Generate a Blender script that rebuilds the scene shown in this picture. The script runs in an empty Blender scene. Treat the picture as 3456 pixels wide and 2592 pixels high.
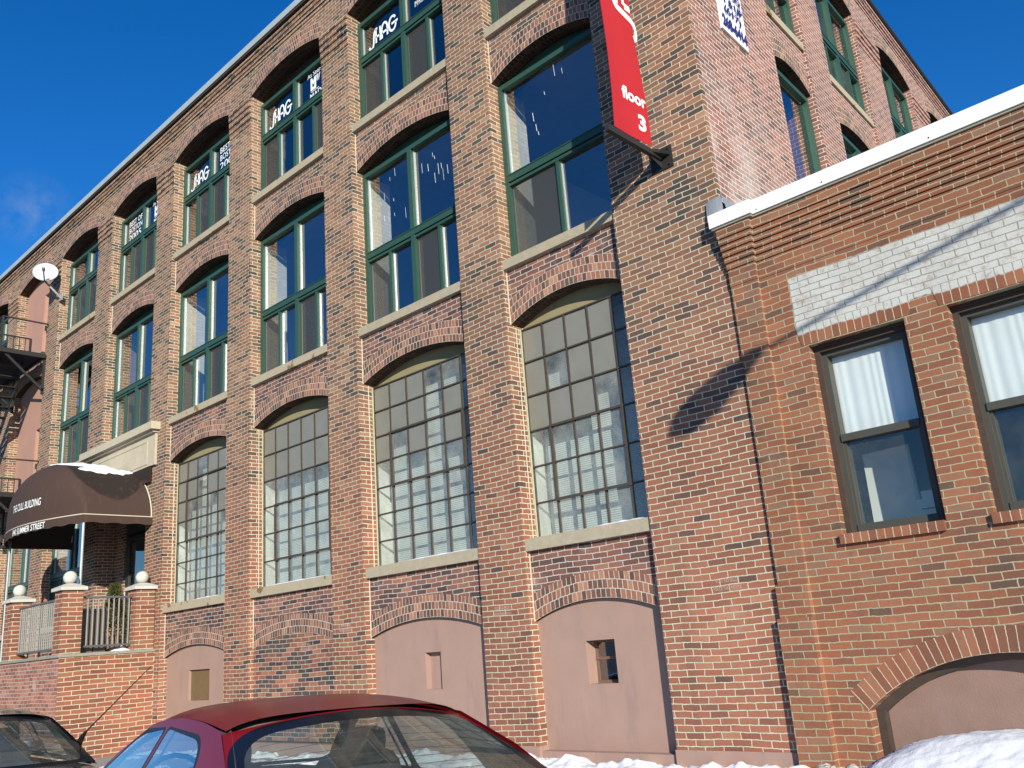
import bpy, bmesh, math, random
from mathutils import Vector, Matrix, noise as mnoise
from mathutils.geometry import delaunay_2d_cdt
random.seed(7)
D2R = math.radians
S = bpy.context.scene
COL = S.collection

# ---------------------------------------------------------------- camera, world, sun, exposure
cam_d = bpy.data.cameras.new('camera'); cam = bpy.data.objects.new('camera', cam_d); COL.objects.link(cam)
S.camera = cam
cam_d.sensor_width = 36.0; cam_d.lens = 3000/3456*36.0
cam_d.clip_start = 0.05; cam_d.clip_end = 3000
YAW, PIT, ROL = D2R(42.447), D2R(16.124), D2R(-4.599)
_f = Vector((-math.sin(YAW)*math.cos(PIT), math.cos(YAW)*math.cos(PIT), math.sin(PIT)))
_r = Vector((math.cos(YAW), math.sin(YAW), 0)); _u = _r.cross(_f)
_r2 = math.cos(ROL)*_r + math.sin(ROL)*_u; _u2 = -math.sin(ROL)*_r + math.cos(ROL)*_u
M = Matrix((( _r2.x, _u2.x, -_f.x, 0.0), (_r2.y, _u2.y, -_f.y, -8.26), (_r2.z, _u2.z, -_f.z, 1.30), (0, 0, 0, 1)))
cam.matrix_world = M

SUN = Vector((1.342, -1.0, 0.551)).normalized()         # towards the sun
sun_d = bpy.data.lights.new('sun', 'SUN'); sun_d.energy = 4.6; sun_d.angle = D2R(0.53); sun_d.color = (1.0, 0.95, 0.80)
sun = bpy.data.objects.new('sun', sun_d); COL.objects.link(sun)
sun.rotation_euler = SUN.to_track_quat('Z', 'Y').to_euler(); sun.location = (20, -30, 25)
WISP = (-.858, .266, .438)
W = bpy.data.worlds.new('World'); S.world = W; W.use_nodes = True
nt = W.node_tree; bg = nt.nodes['Background']
sky = nt.nodes.new('ShaderNodeTexSky'); sky.sky_type = 'NISHITA'; sky.sun_disc = False
sky.sun_elevation = math.asin(SUN.z); sky.sun_rotation = math.atan2(SUN.x, SUN.y)
sky.air_density = 1.0; sky.dust_density = 0.0; sky.ozone_density = 5.0; sky.altitude = 0
hsv = nt.nodes.new('ShaderNodeHueSaturation'); hsv.inputs['Saturation'].default_value = 1.24; hsv.inputs['Hue'].default_value = .509; hsv.inputs['Value'].default_value = 1.55
nt.links.new(sky.outputs[0], hsv.inputs['Color']); tc = nt.nodes.new('ShaderNodeTexCoord'); dn = nt.nodes.new('ShaderNodeVectorMath'); dn.operation = 'DISTANCE'; dn.inputs[1].default_value = WISP
nt.links.new(tc.outputs['Generated'], dn.inputs[0]); mr = nt.nodes.new('ShaderNodeMapRange'); mr.inputs[1].default_value = .042; mr.inputs[2].default_value = .0
nt.links.new(dn.outputs['Value'], mr.inputs[0]); nz = nt.nodes.new('ShaderNodeTexNoise'); nz.inputs['Scale'].default_value = 42; nz.inputs['Detail'].default_value = 6; nz.inputs['Roughness'].default_value = .62
nt.links.new(tc.outputs['Generated'], nz.inputs['Vector']); m2 = nt.nodes.new('ShaderNodeMapRange'); m2.inputs[1].default_value = .40; m2.inputs[2].default_value = 1.6; nt.links.new(nz.outputs['Fac'], m2.inputs[0])
mm = nt.nodes.new('ShaderNodeMath'); mm.operation = 'MULTIPLY'; nt.links.new(mr.outputs[0], mm.inputs[0]); nt.links.new(m2.outputs[0], mm.inputs[1])
mx = nt.nodes.new('ShaderNodeMix'); mx.data_type = 'RGBA'; nt.links.new(mm.outputs[0], mx.inputs[0]); nt.links.new(hsv.outputs[0], mx.inputs[6]); mx.inputs[7].default_value = (4.2, 5.0, 6.0, 1)
nt.links.new(mx.outputs[2], bg.inputs[0]); bg.inputs[1].default_value = 0.075
S.view_settings.view_transform = 'Standard'; S.view_settings.look = 'None'
S.view_settings.exposure = 0.50; S.view_settings.gamma = 1.0
S.view_settings.use_curve_mapping = False

# ---------------------------------------------------------------- helpers
class MB:
    def __init__(s): s.v = []; s.f = []; s.m = []; s.uv = []
    def face(s, pts, m=0, uvs=None):
        b = len(s.v); s.v += [tuple(p) for p in pts]; s.f.append(tuple(range(b, b+len(pts)))); s.m.append(m); s.uv.append(uvs)
    def box(s, x0, x1, y0, y1, z0, z1, m=0, T=None):
        if T is None: T = lambda a, b, c: (a, b, c)
        c = [(x0, y0, z0), (x1, y0, z0), (x1, y1, z0), (x0, y1, z0), (x0, y0, z1), (x1, y0, z1), (x1, y1, z1), (x0, y1, z1)]
        b = len(s.v); s.v += [tuple(T(*p)) for p in c]
        for q in ((0, 1, 5, 4), (1, 2, 6, 5), (2, 3, 7, 6), (3, 0, 4, 7), (4, 5, 6, 7), (3, 2, 1, 0)):
            s.f.append(tuple(b+i for i in q)); s.m.append(m); s.uv.append(None)
    def bar(s, a, b, w, h=None, m=0, up=(0, 0, 1)):
        a = Vector(a); b = Vector(b); h = h or w
        d = (b-a).normalized(); up = Vector(up)
        if abs(d.dot(up)) > .98: up = Vector((1, 0, 0))
        r = d.cross(up).normalized(); u = r.cross(d)
        k = len(s.v)
        for p in (a, b):
            for q in ((-1, -1), (1, -1), (1, 1), (-1, 1)):
                s.v.append(tuple(p + r*w*.5*q[0] + u*h*.5*q[1]))
        for q in ((0, 1, 5, 4), (1, 2, 6, 5), (2, 3, 7, 6), (3, 0, 4, 7), (3, 2, 1, 0), (4, 5, 6, 7)):
            s.f.append(tuple(k+i for i in q)); s.m.append(m); s.uv.append(None)
    def tube(s, pts, rad, n=10, m=0, caps=True):
        pts = [Vector(p) for p in pts]
        if not hasattr(rad, '__len__'): rad = [rad]*len(pts)
        rings = []
        ref = Vector((0, 0, 1))
        for i, p in enumerate(pts):
            d = (pts[min(i+1, len(pts)-1)] - pts[max(i-1, 0)]).normalized()
            if abs(d.dot(ref)) > .95: ref = Vector((1, 0, 0))
            r = d.cross(ref).normalized(); u = r.cross(d)
            k = len(s.v)
            for j in range(n):
                a = 2*math.pi*j/n; s.v.append(tuple(p + (r*math.cos(a) + u*math.sin(a))*rad[i]))
            rings.append(k)
        for a, b in zip(rings, rings[1:]):
            for j in range(n):
                s.f.append((a+j, a+(j+1) % n, b+(j+1) % n, b+j)); s.m.append(m); s.uv.append(None)
        if caps:
            s.f.append(tuple(rings[0]+j for j in range(n))[::-1]); s.m.append(m); s.uv.append(None)
            s.f.append(tuple(rings[-1]+j for j in range(n))); s.m.append(m); s.uv.append(None)
    def grid(s, fn, nu, nv, m=0, uvf=None):
        k = len(s.v)
        for j in range(nv+1):
            for i in range(nu+1): s.v.append(tuple(fn(i/nu, j/nv)))
        for j in range(nv):
            for i in range(nu):
                a = k+j*(nu+1)+i; s.f.append((a, a+1, a+nu+2, a+nu+1)); s.m.append(m); s.uv.append(None)
    def lathe(s, prof, cen, n=24, m=0):
        k = len(s.v)
        for r, z in prof:
            for j in range(n):
                a = 2*math.pi*j/n; s.v.append((cen[0]+r*math.cos(a), cen[1]+r*math.sin(a), cen[2]+z))
        for i in range(len(prof)-1):
            for j in range(n):
                s.f.append((k+i*n+j, k+i*n+(j+1) % n, k+(i+1)*n+(j+1) % n, k+(i+1)*n+j)); s.m.append(m); s.uv.append(None)
    def build(s, name, mats, parent=None, smooth=False, weld=False):
        me = bpy.data.meshes.new(name); me.from_pydata(s.v, [], s.f)
        mats = mats if isinstance(mats, (list, tuple)) else [mats]
        for m in mats: me.materials.append(m)
        me.polygons.foreach_set('material_index', s.m)
        if any(u is not None for u in s.uv):
            ul = me.uv_layers.new(name='UVMap'); k = 0
            for fi, fc in enumerate(s.f):
                for j in range(len(fc)):
                    if s.uv[fi] is not None: ul.data[k].uv = s.uv[fi][j]
                    k += 1
        if weld or smooth:
            bm = bmesh.new(); bm.from_mesh(me)
            if weld: bmesh.ops.remove_doubles(bm, verts=bm.verts, dist=1e-5)
            bmesh.ops.recalc_face_normals(bm, faces=bm.faces)
            bm.to_mesh(me); bm.free()
        if smooth:
            me.polygons.foreach_set('use_smooth', [True]*len(me.polygons))
            try: me.set_sharp_from_angle(angle=D2R(38))
            except Exception: pass
        me.update()
        o = bpy.data.objects.new(name, me); COL.objects.link(o)
        if parent is not None:
            o.parent = parent; o.matrix_parent_inverse = Matrix.Identity(4)
            base = parent
            off = Vector((0, 0, 0))
            while base is not None: off += base.location; base = base.parent
            me.transform(Matrix.Translation(-off))
        return o

def tag(o, label=None, cat=None, group=None, kind=None):
    if label: o['label'] = label
    if cat: o['category'] = cat
    if group: o['group'] = group
    if kind: o['kind'] = kind
    return o
def thing(name, loc, label, cat, group=None):
    o = bpy.data.objects.new(name, None); COL.objects.link(o); o.location = loc; o.empty_display_size = .3
    return tag(o, label, cat, group)

# ---------------------------------------------------------------- materials
def newmat(name):
    m = bpy.data.materials.new(name); m.use_nodes = True
    n = m.node_tree.nodes; l = m.node_tree.links
    return m, n, l, n['Principled BSDF']
def mathn(n, l, op, a, b=None, c=None, clamp=False):
    x = n.new('ShaderNodeMath'); x.operation = op; x.use_clamp = clamp
    for i, v in enumerate((a, b, c)):
        if v is None: continue
        if hasattr(v, 'links'): l.new(v, x.inputs[i])
        else: x.inputs[i].default_value = v
    return x.outputs[0]
def sstep(n, l, v, a, b):
    x = n.new('ShaderNodeMapRange'); x.interpolation_type = 'SMOOTHSTEP'; l.new(v, x.inputs[0])
    x.inputs[1].default_value = a; x.inputs[2].default_value = b
    return x.outputs[0]
def mixc(n, l, fac, a, b, mode='MIX'):
    x = n.new('ShaderNodeMix'); x.data_type = 'RGBA'; x.blend_type = mode
    for i, v in ((0, fac), (6, a), (7, b)):
        if hasattr(v, 'links'): l.new(v, x.inputs[i])
        elif i == 0: x.inputs[0].default_value = v
        else: x.inputs[i].default_value = (*v, 1) if len(v) == 3 else v
    return x.outputs[2]
def noise_tex(n, l, scale, vec=None, detail=3, rough=.55):
    x = n.new('ShaderNodeTexNoise'); x.inputs['Scale'].default_value = scale; x.inputs['Detail'].default_value = detail
    x.inputs['Roughness'].default_value = rough
    if vec is not None: l.new(vec, x.inputs['Vector'])
    return x.outputs['Fac']
def ramp(n, l, fac, stops, interp='LINEAR'):
    x = n.new('ShaderNodeValToRGB'); cr = x.color_ramp; cr.interpolation = interp
    while len(cr.elements) > 1: cr.elements.remove(cr.elements[-1])
    cr.elements[0].position = stops[0][0]; cr.elements[0].color = (*stops[0][1], 1)
    for p, c in stops[1:]:
        e = cr.elements.new(p); e.color = (*c, 1)
    l.new(fac, x.inputs[0]); return x.outputs[0]

def simple(name, col, rough=.6, metal=0, spec=.4, var=.12, vscale=6, bump=0, bscale=60, detail=4, coat=0):
    m, n, l, p = newmat(name)
    pos = n.new('ShaderNodeNewGeometry').outputs['Position']
    f = noise_tex(n, l, vscale, pos, detail)
    c = mixc(n, l, f, tuple(x*(1-var) for x in col), tuple(min(1, x*(1+var)) for x in col))
    l.new(c, p.inputs['Base Color']); p.inputs['Roughness'].default_value = rough; p.inputs['Metallic'].default_value = metal
    p.inputs['Specular IOR Level'].default_value = spec; p.inputs['Coat Weight'].default_value = coat
    if bump:
        b = n.new('ShaderNodeBump'); b.inputs['Strength'].default_value = bump; b.inputs['Distance'].default_value = .01
        l.new(noise_tex(n, l, bscale, pos, 4), b.inputs['Height']); l.new(b.outputs[0], p.inputs['Normal'])
    return m

def brick_mat(name, stops, mortar, coord='front', bw=.2125, rh=.0677, ms=.0064, low=None, paint=None, efflo=0.0, efflo_box=None, mott=.5, zoff=0.0, squash=None, bumps=.55, upper=None):
    m, n, l, p = newmat(name)
    g = n.new('ShaderNodeNewGeometry'); pos = g.outputs['Position']
    sx = n.new('ShaderNodeSeparateXYZ'); l.new(pos, sx.inputs[0]); X, Y, Z = sx.outputs
    if coord == 'uv':
        uvn = n.new('ShaderNodeUVMap'); uvn.uv_map = 'UVMap'; sv = n.new('ShaderNodeSeparateXYZ'); l.new(uvn.outputs[0], sv.inputs[0]); U, V = sv.outputs[0], sv.outputs[1]
    else:
        U = mathn(n, l, 'ADD', X, Y) if coord == 'front' else mathn(n, l, 'SUBTRACT', Y, X)
        V = mathn(n, l, 'ADD', Z, zoff)
    # wobbling, hand-laid courses
    w1 = mathn(n, l, 'MULTIPLY', mathn(n, l, 'SUBTRACT', noise_tex(n, l, 9, pos, 3), .5), .016)
    w2 = mathn(n, l, 'MULTIPLY', mathn(n, l, 'SUBTRACT', noise_tex(n, l, 1.1, pos, 1), .5), .05)
    w3 = mathn(n, l, 'MULTIPLY', mathn(n, l, 'SUBTRACT', noise_tex(n, l, 45, pos, 3), .5), .011)
    V2 = mathn(n, l, 'ADD', mathn(n, l, 'ADD', V, mathn(n, l, 'ADD', w1, w2) if coord != 'uv' else w1), w3)
    w4 = mathn(n, l, 'MULTIPLY', mathn(n, l, 'SUBTRACT', noise_tex(n, l, 7, mixc(n, l, 1.0, (0, 0, 0), pos), 2), .5), .03 if coord != 'uv' else .006)
    U2 = mathn(n, l, 'ADD', mathn(n, l, 'ADD', U, w4), w3)
    cv = n.new('ShaderNodeCombineXYZ'); l.new(U2, cv.inputs[0]); l.new(V2, cv.inputs[1])
    bt = n.new('ShaderNodeTexBrick'); l.new(cv.outputs[0], bt.inputs['Vector'])
    bt.inputs['Color1'].default_value = (0, 0, 0, 1); bt.inputs['Color2'].default_value = (1, 1, 1, 1); bt.inputs['Mortar'].default_value = (.5, .5, .5, 1)
    bt.inputs['Scale'].default_value = 1; bt.inputs['Mortar Size'].default_value = ms; bt.inputs['Mortar Smooth'].default_value = .35
    bt.inputs['Brick Width'].default_value = bw; bt.inputs['Row Height'].default_value = rh; bt.offset = .5
    if squash: bt.squash = squash[0]; bt.squash_frequency = squash[1]
    fac = bt.outputs['Fac']
    rnd = bt.outputs['Color']
    # second, uneven random so that neighbours differ more
    rnd0 = rnd; rnd = mathn(n, l, 'ADD', rnd, mathn(n, l, 'MULTIPLY', mathn(n, l, 'SUBTRACT', noise_tex(n, l, .45, pos, 3, .6), .5), .55), clamp=True)
    col = ramp(n, l, rnd, stops)
    mot = noise_tex(n, l, 26, pos, 4, .7)
    if low:
        lc = ramp(n, l, rnd, low[0]); zz = mathn(n, l, 'ADD', Z, mathn(n, l, 'MULTIPLY', noise_tex(n, l, .7, pos, 3), 2.0))
        col = mixc(n, l, sstep(n, l, zz, low[1], low[2]), lc, col)
    if upper:
        uc = ramp(n, l, rnd, upper[0]); zz = mathn(n, l, 'ADD', Z, mathn(n, l, 'MULTIPLY', noise_tex(n, l, .5, pos, 3), 3.0))
        col = mixc(n, l, sstep(n, l, zz, upper[1], upper[2]), col, uc)
    dk = sstep(n, l, mot, .56, .74)
    col = mixc(n, l, mathn(n, l, 'MULTIPLY', dk, mott), col, (.062, .040, .036))
    lt = sstep(n, l, noise_tex(n, l, 18, pos, 5, .75), .60, .8)
    col = mixc(n, l, mathn(n, l, 'MULTIPLY', lt, .35), col, (.50, .36, .28))
    big = noise_tex(n, l, .55, pos, 4)
    col = mixc(n, l, 1.0, col, ramp(n, l, big, [(.3, (.74, .74, .75)), (.7, (1.14, 1.1, 1.06))]), 'MULTIPLY')
    # streaks running down
    mp = n.new('ShaderNodeMapping'); mp.inputs['Scale'].default_value = (3.5, 3.5, .25); l.new(pos, mp.inputs[0])
    col = mixc(n, l, mathn(n, l, 'MULTIPLY', sstep(n, l, noise_tex(n, l, 1.2, mp.outputs[0], 4), .52, .75), .28), col, (.10, .075, .065))
    mcol = mixc(n, l, noise_tex(n, l, 5, pos, 4), tuple(x*.72 for x in mortar), tuple(min(1, x*1.2) for x in mortar))
    out = mixc(n, l, fac, col, mcol)
    if efflo or efflo_box:
        ef = sstep(n, l, noise_tex(n, l, 2.6, pos, 6, .7), .56, .74)
        ef = mathn(n, l, 'MULTIPLY', ef, efflo)
        if efflo_box:
            x0, x1, z0, z1, amt = efflo_box
            d = mathn(n, l, 'MULTIPLY', sstep(n, l, Z, z1, z0), sstep(n, l, U, x1, x0))
            nn = sstep(n, l, noise_tex(n, l, 1.6, pos, 6, .65), .32, .68)
            ef = mathn(n, l, 'MAXIMUM', ef, mathn(n, l, 'MULTIPLY', mathn(n, l, 'MULTIPLY', d, nn), amt))
        out = mixc(n, l, ef, out, (.62, .57, .53))
    if paint:
        x0, z0, z1 = paint
        e = mathn(n, l, 'MULTIPLY', mathn(n, l, 'SUBTRACT', noise_tex(n, l, 14, pos, 3), .5), .05)
        zz = mathn(n, l, 'ADD', Z, e); xx = mathn(n, l, 'ADD', X, e)
        mk = mathn(n, l, 'MULTIPLY', mathn(n, l, 'MULTIPLY', sstep(n, l, xx, x0-.012, x0+.012), sstep(n, l, zz, z0-.01, z0+.01)), sstep(n, l, zz, z1+.012, z1-.012))
        wear = sstep(n, l, noise_tex(n, l, 9, pos, 7, .8), .66, .50)
        mk = mathn(n, l, 'MULTIPLY', mk, mathn(n, l, 'MULTIPLY_ADD', wear, .5, .5))
        pc = mixc(n, l, fac, mixc(n, l, noise_tex(n, l, 3, pos, 5), (.40, .40, .375), (.58, .58, .555)), (.29, .275, .24))
        pc = mixc(n, l, mathn(n, l, 'MULTIPLY', sstep(n, l, noise_tex(n, l, 22, pos, 6, .8), .54, .70), .55), pc, (.22, .19, .165))
        out = mixc(n, l, mk, out, pc)
    l.new(out, p.inputs['Base Color']); p.inputs['Roughness'].default_value = .92; p.inputs['Specular IOR Level'].default_value = .2
    h = mathn(n, l, 'ADD', mathn(n, l, 'SUBTRACT', 1.0, fac), mathn(n, l, 'MULTIPLY', noise_tex(n, l, 70, pos, 4), .45))
    h = mathn(n, l, 'ADD', h, mathn(n, l, 'MULTIPLY', rnd, .35))
    b = n.new('ShaderNodeBump'); b.inputs['Strength'].default_value = bumps; b.inputs['Distance'].default_value = .008
    l.new(h, b.inputs['Height']); l.new(b.outputs[0], p.inputs['Normal'])
    return m

PIER = [(0, (.080, .062, .055)), (.15, (.105, .076, .064)), (.23, (.19, .106, .076)), (.42, (.258, .138, .084)), (.66, (.318, .172, .106)), (.85, (.225, .110, .077)), (1, (.37, .222, .150))]
PLOW = [(0, (.10, .066, .056)), (.06, (.19, .088, .062)), (.22, (.285, .115, .070)), (.6, (.33, .142, .088)), (.85, (.245, .098, .063)), (1, (.36, .18, .108))]
SPAN = [(0, (.07, .045, .045)), (.22, (.12, .07, .062)), (.45, (.19, .088, .07)), (.75, (.24, .11, .082)), (1, (.32, .15, .10))]
INFL = [(0, (.06, .05, .055)), (.35, (.11, .075, .07)), (.5, (.22, .09, .065)), (.8, (.33, .13, .085)), (1, (.40, .19, .12))]
LOWB = [(0, (.13, .078, .058)), (.12, (.215, .092, .058)), (.5, (.275, .108, .060)), (.8, (.315, .135, .075)), (1, (.255, .14, .092))]
MORT = (.55, .53, .405)
m_pier = brick_mat('brick_pier', PIER, MORT, low=(PLOW, 3.6, 7.0), efflo=.10)
m_span = brick_mat('brick_spandrel', SPAN, (.55, .52, .45), efflo=.25, upper=(PIER, 9.6, 11.5))
m_infl = brick_mat('brick_infill', INFL, (.50, .46, .36))
m_ring = brick_mat('brick_arch', [(0, (.10, .06, .05)), (.25, (.17, .085, .066)), (.5, (.28, .125, .085)), (.8, (.35, .16, .105)), (1, (.42, .22, .14))], (.54, .505, .42), coord='uv', bw=.072, rh=.105, ms=.0062, mott=.25)
m_soffshade = brick_mat('brick_soffit_shaded', [(0, (.035, .025, .022)), (.5, (.065, .036, .026)), (1, (.09, .052, .034))], (.12, .105, .085), coord='uv', bw=.072, rh=.105, ms=.005)  # shade under the arches painted in: brick and mortar colours darkened
m_side = brick_mat('brick_side', [(0, (.13, .07, .06)), (.2, (.24, .11, .085)), (.5, (.31, .135, .10)), (.8, (.35, .17, .13)), (1, (.28, .12, .09))], (.64, .60, .54), coord='front', efflo=.22, efflo_box=(-3.9, -1.2, 5.6, 8.6, .62))
m_low = brick_mat('brick_low_building', LOWB, (.37, .335, .22), paint=(-3.62, 4.06, 4.655), zoff=.02, mott=.30, efflo=.06)
m_lowring = brick_mat('brick_low_arch', [(0, (.19, .085, .055)), (.5, (.275, .105, .060)), (1, (.315, .145, .085))], (.50, .43, .31), coord='uv', bw=.075, rh=.22, ms=.005, mott=.3, paint=(-3.62, 4.035, 4.655))
m_porchF = brick_mat('brick_porch_front', [(0, (.22, .10, .08)), (.5, (.36, .15, .10)), (1, (.42, .20, .14))], (.52, .46, .40), bw=.19, efflo=.35)
m_porchS = brick_mat('brick_porch_side', [(0, (.20, .078, .050)), (.5, (.30, .115, .066)), (1, (.31, .135, .080))], (.52, .47, .36), efflo=.12, mott=.2, bw=.30, rh=.082, ms=.008)
m_inbrick = brick_mat('brick_interior', [(0, (.22, .13, .09)), (.5, (.30, .18, .12)), (1, (.26, .15, .10))], (.34, .29, .22))

m_stucco = simple('painted_stucco', (.345, .222, .178), .85, var=.10, vscale=3.5, bump=.25, bscale=90)
def stain_stucco(m):
    n = m.node_tree.nodes; l = m.node_tree.links; p = n['Principled BSDF']
    src = p.inputs['Base Color'].links[0].from_socket; pos = n.new('ShaderNodeNewGeometry').outputs['Position']
    mp = n.new('ShaderNodeMapping'); mp.inputs['Scale'].default_value = (2.2, 2.2, .5); l.new(pos, mp.inputs[0])
    f = sstep(n, l, noise_tex(n, l, 2.2, mp.outputs[0], 6, .65), .5, .72)
    c = mixc(n, l, mathn(n, l, 'MULTIPLY', f, .45), src, (.25, .17, .15))
    f2 = sstep(n, l, noise_tex(n, l, 30, pos, 5, .8), .70, .78)
    c = mixc(n, l, mathn(n, l, 'MULTIPLY', f2, .5), c, (.5, .42, .38))
    l.new(c, p.inputs['Base Color'])
stain_stucco(m_stucco)
m_stuccodk = simple('weathered_brown_stucco', (.235, .150, .122), .9, var=.25, vscale=3, bump=.35, bscale=60); stain_stucco(m_stuccodk)
m_pink = simple('pink_stucco', (.40, .225, .175), .85, var=.10, vscale=2.5, bump=.2)
m_stone = simple('sandstone', (.38, .325, .235), .9, var=.22, vscale=14, bump=.4, bscale=120)
m_sill = simple('painted_sill', (.40, .335, .235), .85, var=.12, vscale=5, bump=.3, bscale=80)
def peel(m, under, lo, hi, sc):
    n = m.node_tree.nodes; l = m.node_tree.links; p = n['Principled BSDF']
    src = p.inputs['Base Color'].links[0].from_socket; pos = n.new('ShaderNodeNewGeometry').outputs['Position']
    f = sstep(n, l, noise_tex(n, l, sc, pos, 4, .6), lo, hi)
    l.new(mixc(n, l, f, src, under), p.inputs['Base Color'])
peel(m_sill, (.20, .135, .065), .60, .62, 3.0)
m_green = simple('green_window_paint', (.030, .078, .056), .42, var=.12, vscale=9, bump=.08)
m_alu = simple('aluminium_stop', (.40, .42, .43), .35, metal=.3, var=.05)
m_sash = simple('rusty_steel_sash', (.060, .046, .036), .75, var=.45, vscale=30, bump=.2)
m_ochre = simple('ochre_board', (.27, .225, .125), .8, var=.12, vscale=5)
m_yelpaint = simple('flaking_pale_paint', (.48, .45, .30), .85, var=.25, vscale=25)
m_dkbrown = simple('dark_brown_board', (.045, .030, .022), .8)
m_coping = simple('white_metal_coping', (.82, .83, .84), .35, var=.03, vscale=2)
m_coping2 = simple('grey_metal_coping', (.36, .41, .42), .5, var=.15, vscale=3)
m_lead = simple('lead_flashing', (.22, .24, .27), .55, var=.2, vscale=6, bump=.3, bscale=20)
m_caulk = simple('mortar_caulk', (.60, .54, .43), .9, var=.2, vscale=20)
m_white = simple('white_plaster', (.78, .77, .73), .85, var=.05)
m_whbrick = brick_mat('white_painted_brick', [(0, (.66, .66, .62)), (1, (.76, .75, .71))], (.58, .57, .53), mott=0, efflo=0)
m_floor = simple('interior_floor', (.22, .15, .09), .6)
m_ceil = simple('interior_ceiling', (.30, .28, .25), .9)
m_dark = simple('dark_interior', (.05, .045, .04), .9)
m_blk = simple('black_steel', (.022, .021, .02), .6, var=.3, vscale=20)
m_rail = simple('railing_steel', (.30, .29, .27), .5, var=.2, vscale=20)
m_railtop = simple('railing_top_steel', (.10, .10, .10), .5, var=.2, vscale=20)
m_conc = simple('cast_stone', (.52, .50, .45), .9, var=.16, vscale=12, bump=.35, bscale=70)
m_concdk = simple('weathered_concrete', (.27, .25, .20), .9, var=.25, vscale=8, bump=.4)
m_snow = simple('snow', (.78, .80, .84), .8, var=.05, vscale=3, bump=.45, bscale=38)
m_red = simple('red_banner_cloth', (.41, .014, .020), .65, var=.05, bump=.1, bscale=300)
m_stencil = simple('faded_stencil_paint', (.50, .40, .34), .8, var=.35, vscale=45)
m_lett = simple('white_lettering', (.85, .85, .84), .6, var=.02)
m_vinyl = simple('white_vinyl', (.82, .86, .86), .6, var=.02)
m_blue = simple('blue_lettering', (.02, .02, .16), .6, var=.05)
m_canvas = simple('brown_awning_canvas', (.056, .031, .023), .85, var=.10, vscale=4, bump=.12, bscale=260)
peel(m_snow, (.47, .45, .42), .70, .84, 11)
def wet(m):
    n = m.node_tree.nodes; l = m.node_tree.links; p = n['Principled BSDF']
    src = p.inputs['Base Color'].links[0].from_socket; g = n.new('ShaderNodeNewGeometry').outputs['Position']
    sx = n.new('ShaderNodeSeparateXYZ'); l.new(g, sx.inputs[0])
    # soaked patch under the melting snow, lower edge dips in the middle
    yy = mathn(n, l, 'ADD', sx.outputs[1], .72)
    edge = mathn(n, l, 'MULTIPLY_ADD', mathn(n, l, 'MULTIPLY', yy, yy), 1.05, 4.66)
    edge = mathn(n, l, 'ADD', edge, mathn(n, l, 'MULTIPLY', mathn(n, l, 'SUBTRACT', noise_tex(n, l, 3, g, 3), .5), .22))
    f = mathn(n, l, 'MULTIPLY', sstep(n, l, mathn(n, l, 'SUBTRACT', sx.outputs[2], edge), -.03, .03), sstep(n, l, sx.outputs[1], -1.39, -1.36))
    f = mathn(n, l, 'MULTIPLY', f, sstep(n, l, sx.outputs[0], -20.0, -19.7))
    l.new(mixc(n, l, f, src, (.022, .013, .010)), p.inputs['Base Color'])
    mp = n.new('ShaderNodeMapping'); mp.inputs['Scale'].default_value = (5, 5, .4); l.new(g, mp.inputs[0])
    src = p.inputs['Base Color'].links[0].from_socket
    l.new(mixc(n, l, mathn(n, l, 'MULTIPLY', sstep(n, l, noise_tex(n, l, 2, mp.outputs[0], 3), .55, .75), .35), src, (.10, .065, .052)), p.inputs['Base Color'])
wet(m_canvas)
m_pipe = simple('pale_piping', (.55, .48, .36), .6)
m_blind = None
def blind_mat():
    m, n, l, p = newmat('mini_blind')
    g = n.new('ShaderNodeNewGeometry').outputs['Position']; sx = n.new('ShaderNodeSeparateXYZ'); l.new(g, sx.inputs[0])
    s = mathn(n, l, 'SINE', mathn(n, l, 'MULTIPLY', sx.outputs[2], 2*math.pi/.027))
    c = mixc(n, l, mathn(n, l, 'MULTIPLY_ADD', s, .5, .5), (.60, .63, .62), (.80, .81, .78)); l.new(c, p.inputs['Base Color']); p.inputs['Roughness'].default_value = .6
    b = n.new('ShaderNodeBump'); b.inputs['Strength'].default_value = .6; b.inputs['Distance'].default_value = .006; l.new(s, b.inputs['Height']); l.new(b.outputs[0], p.inputs['Normal'])
    return m
m_blind = blind_mat()
m_curtain = simple('white_curtain', (.80, .82, .83), .9, var=.03)
m_poster = simple('poster_board', (.55, .55, .52), .8, var=.1, vscale=2)

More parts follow.
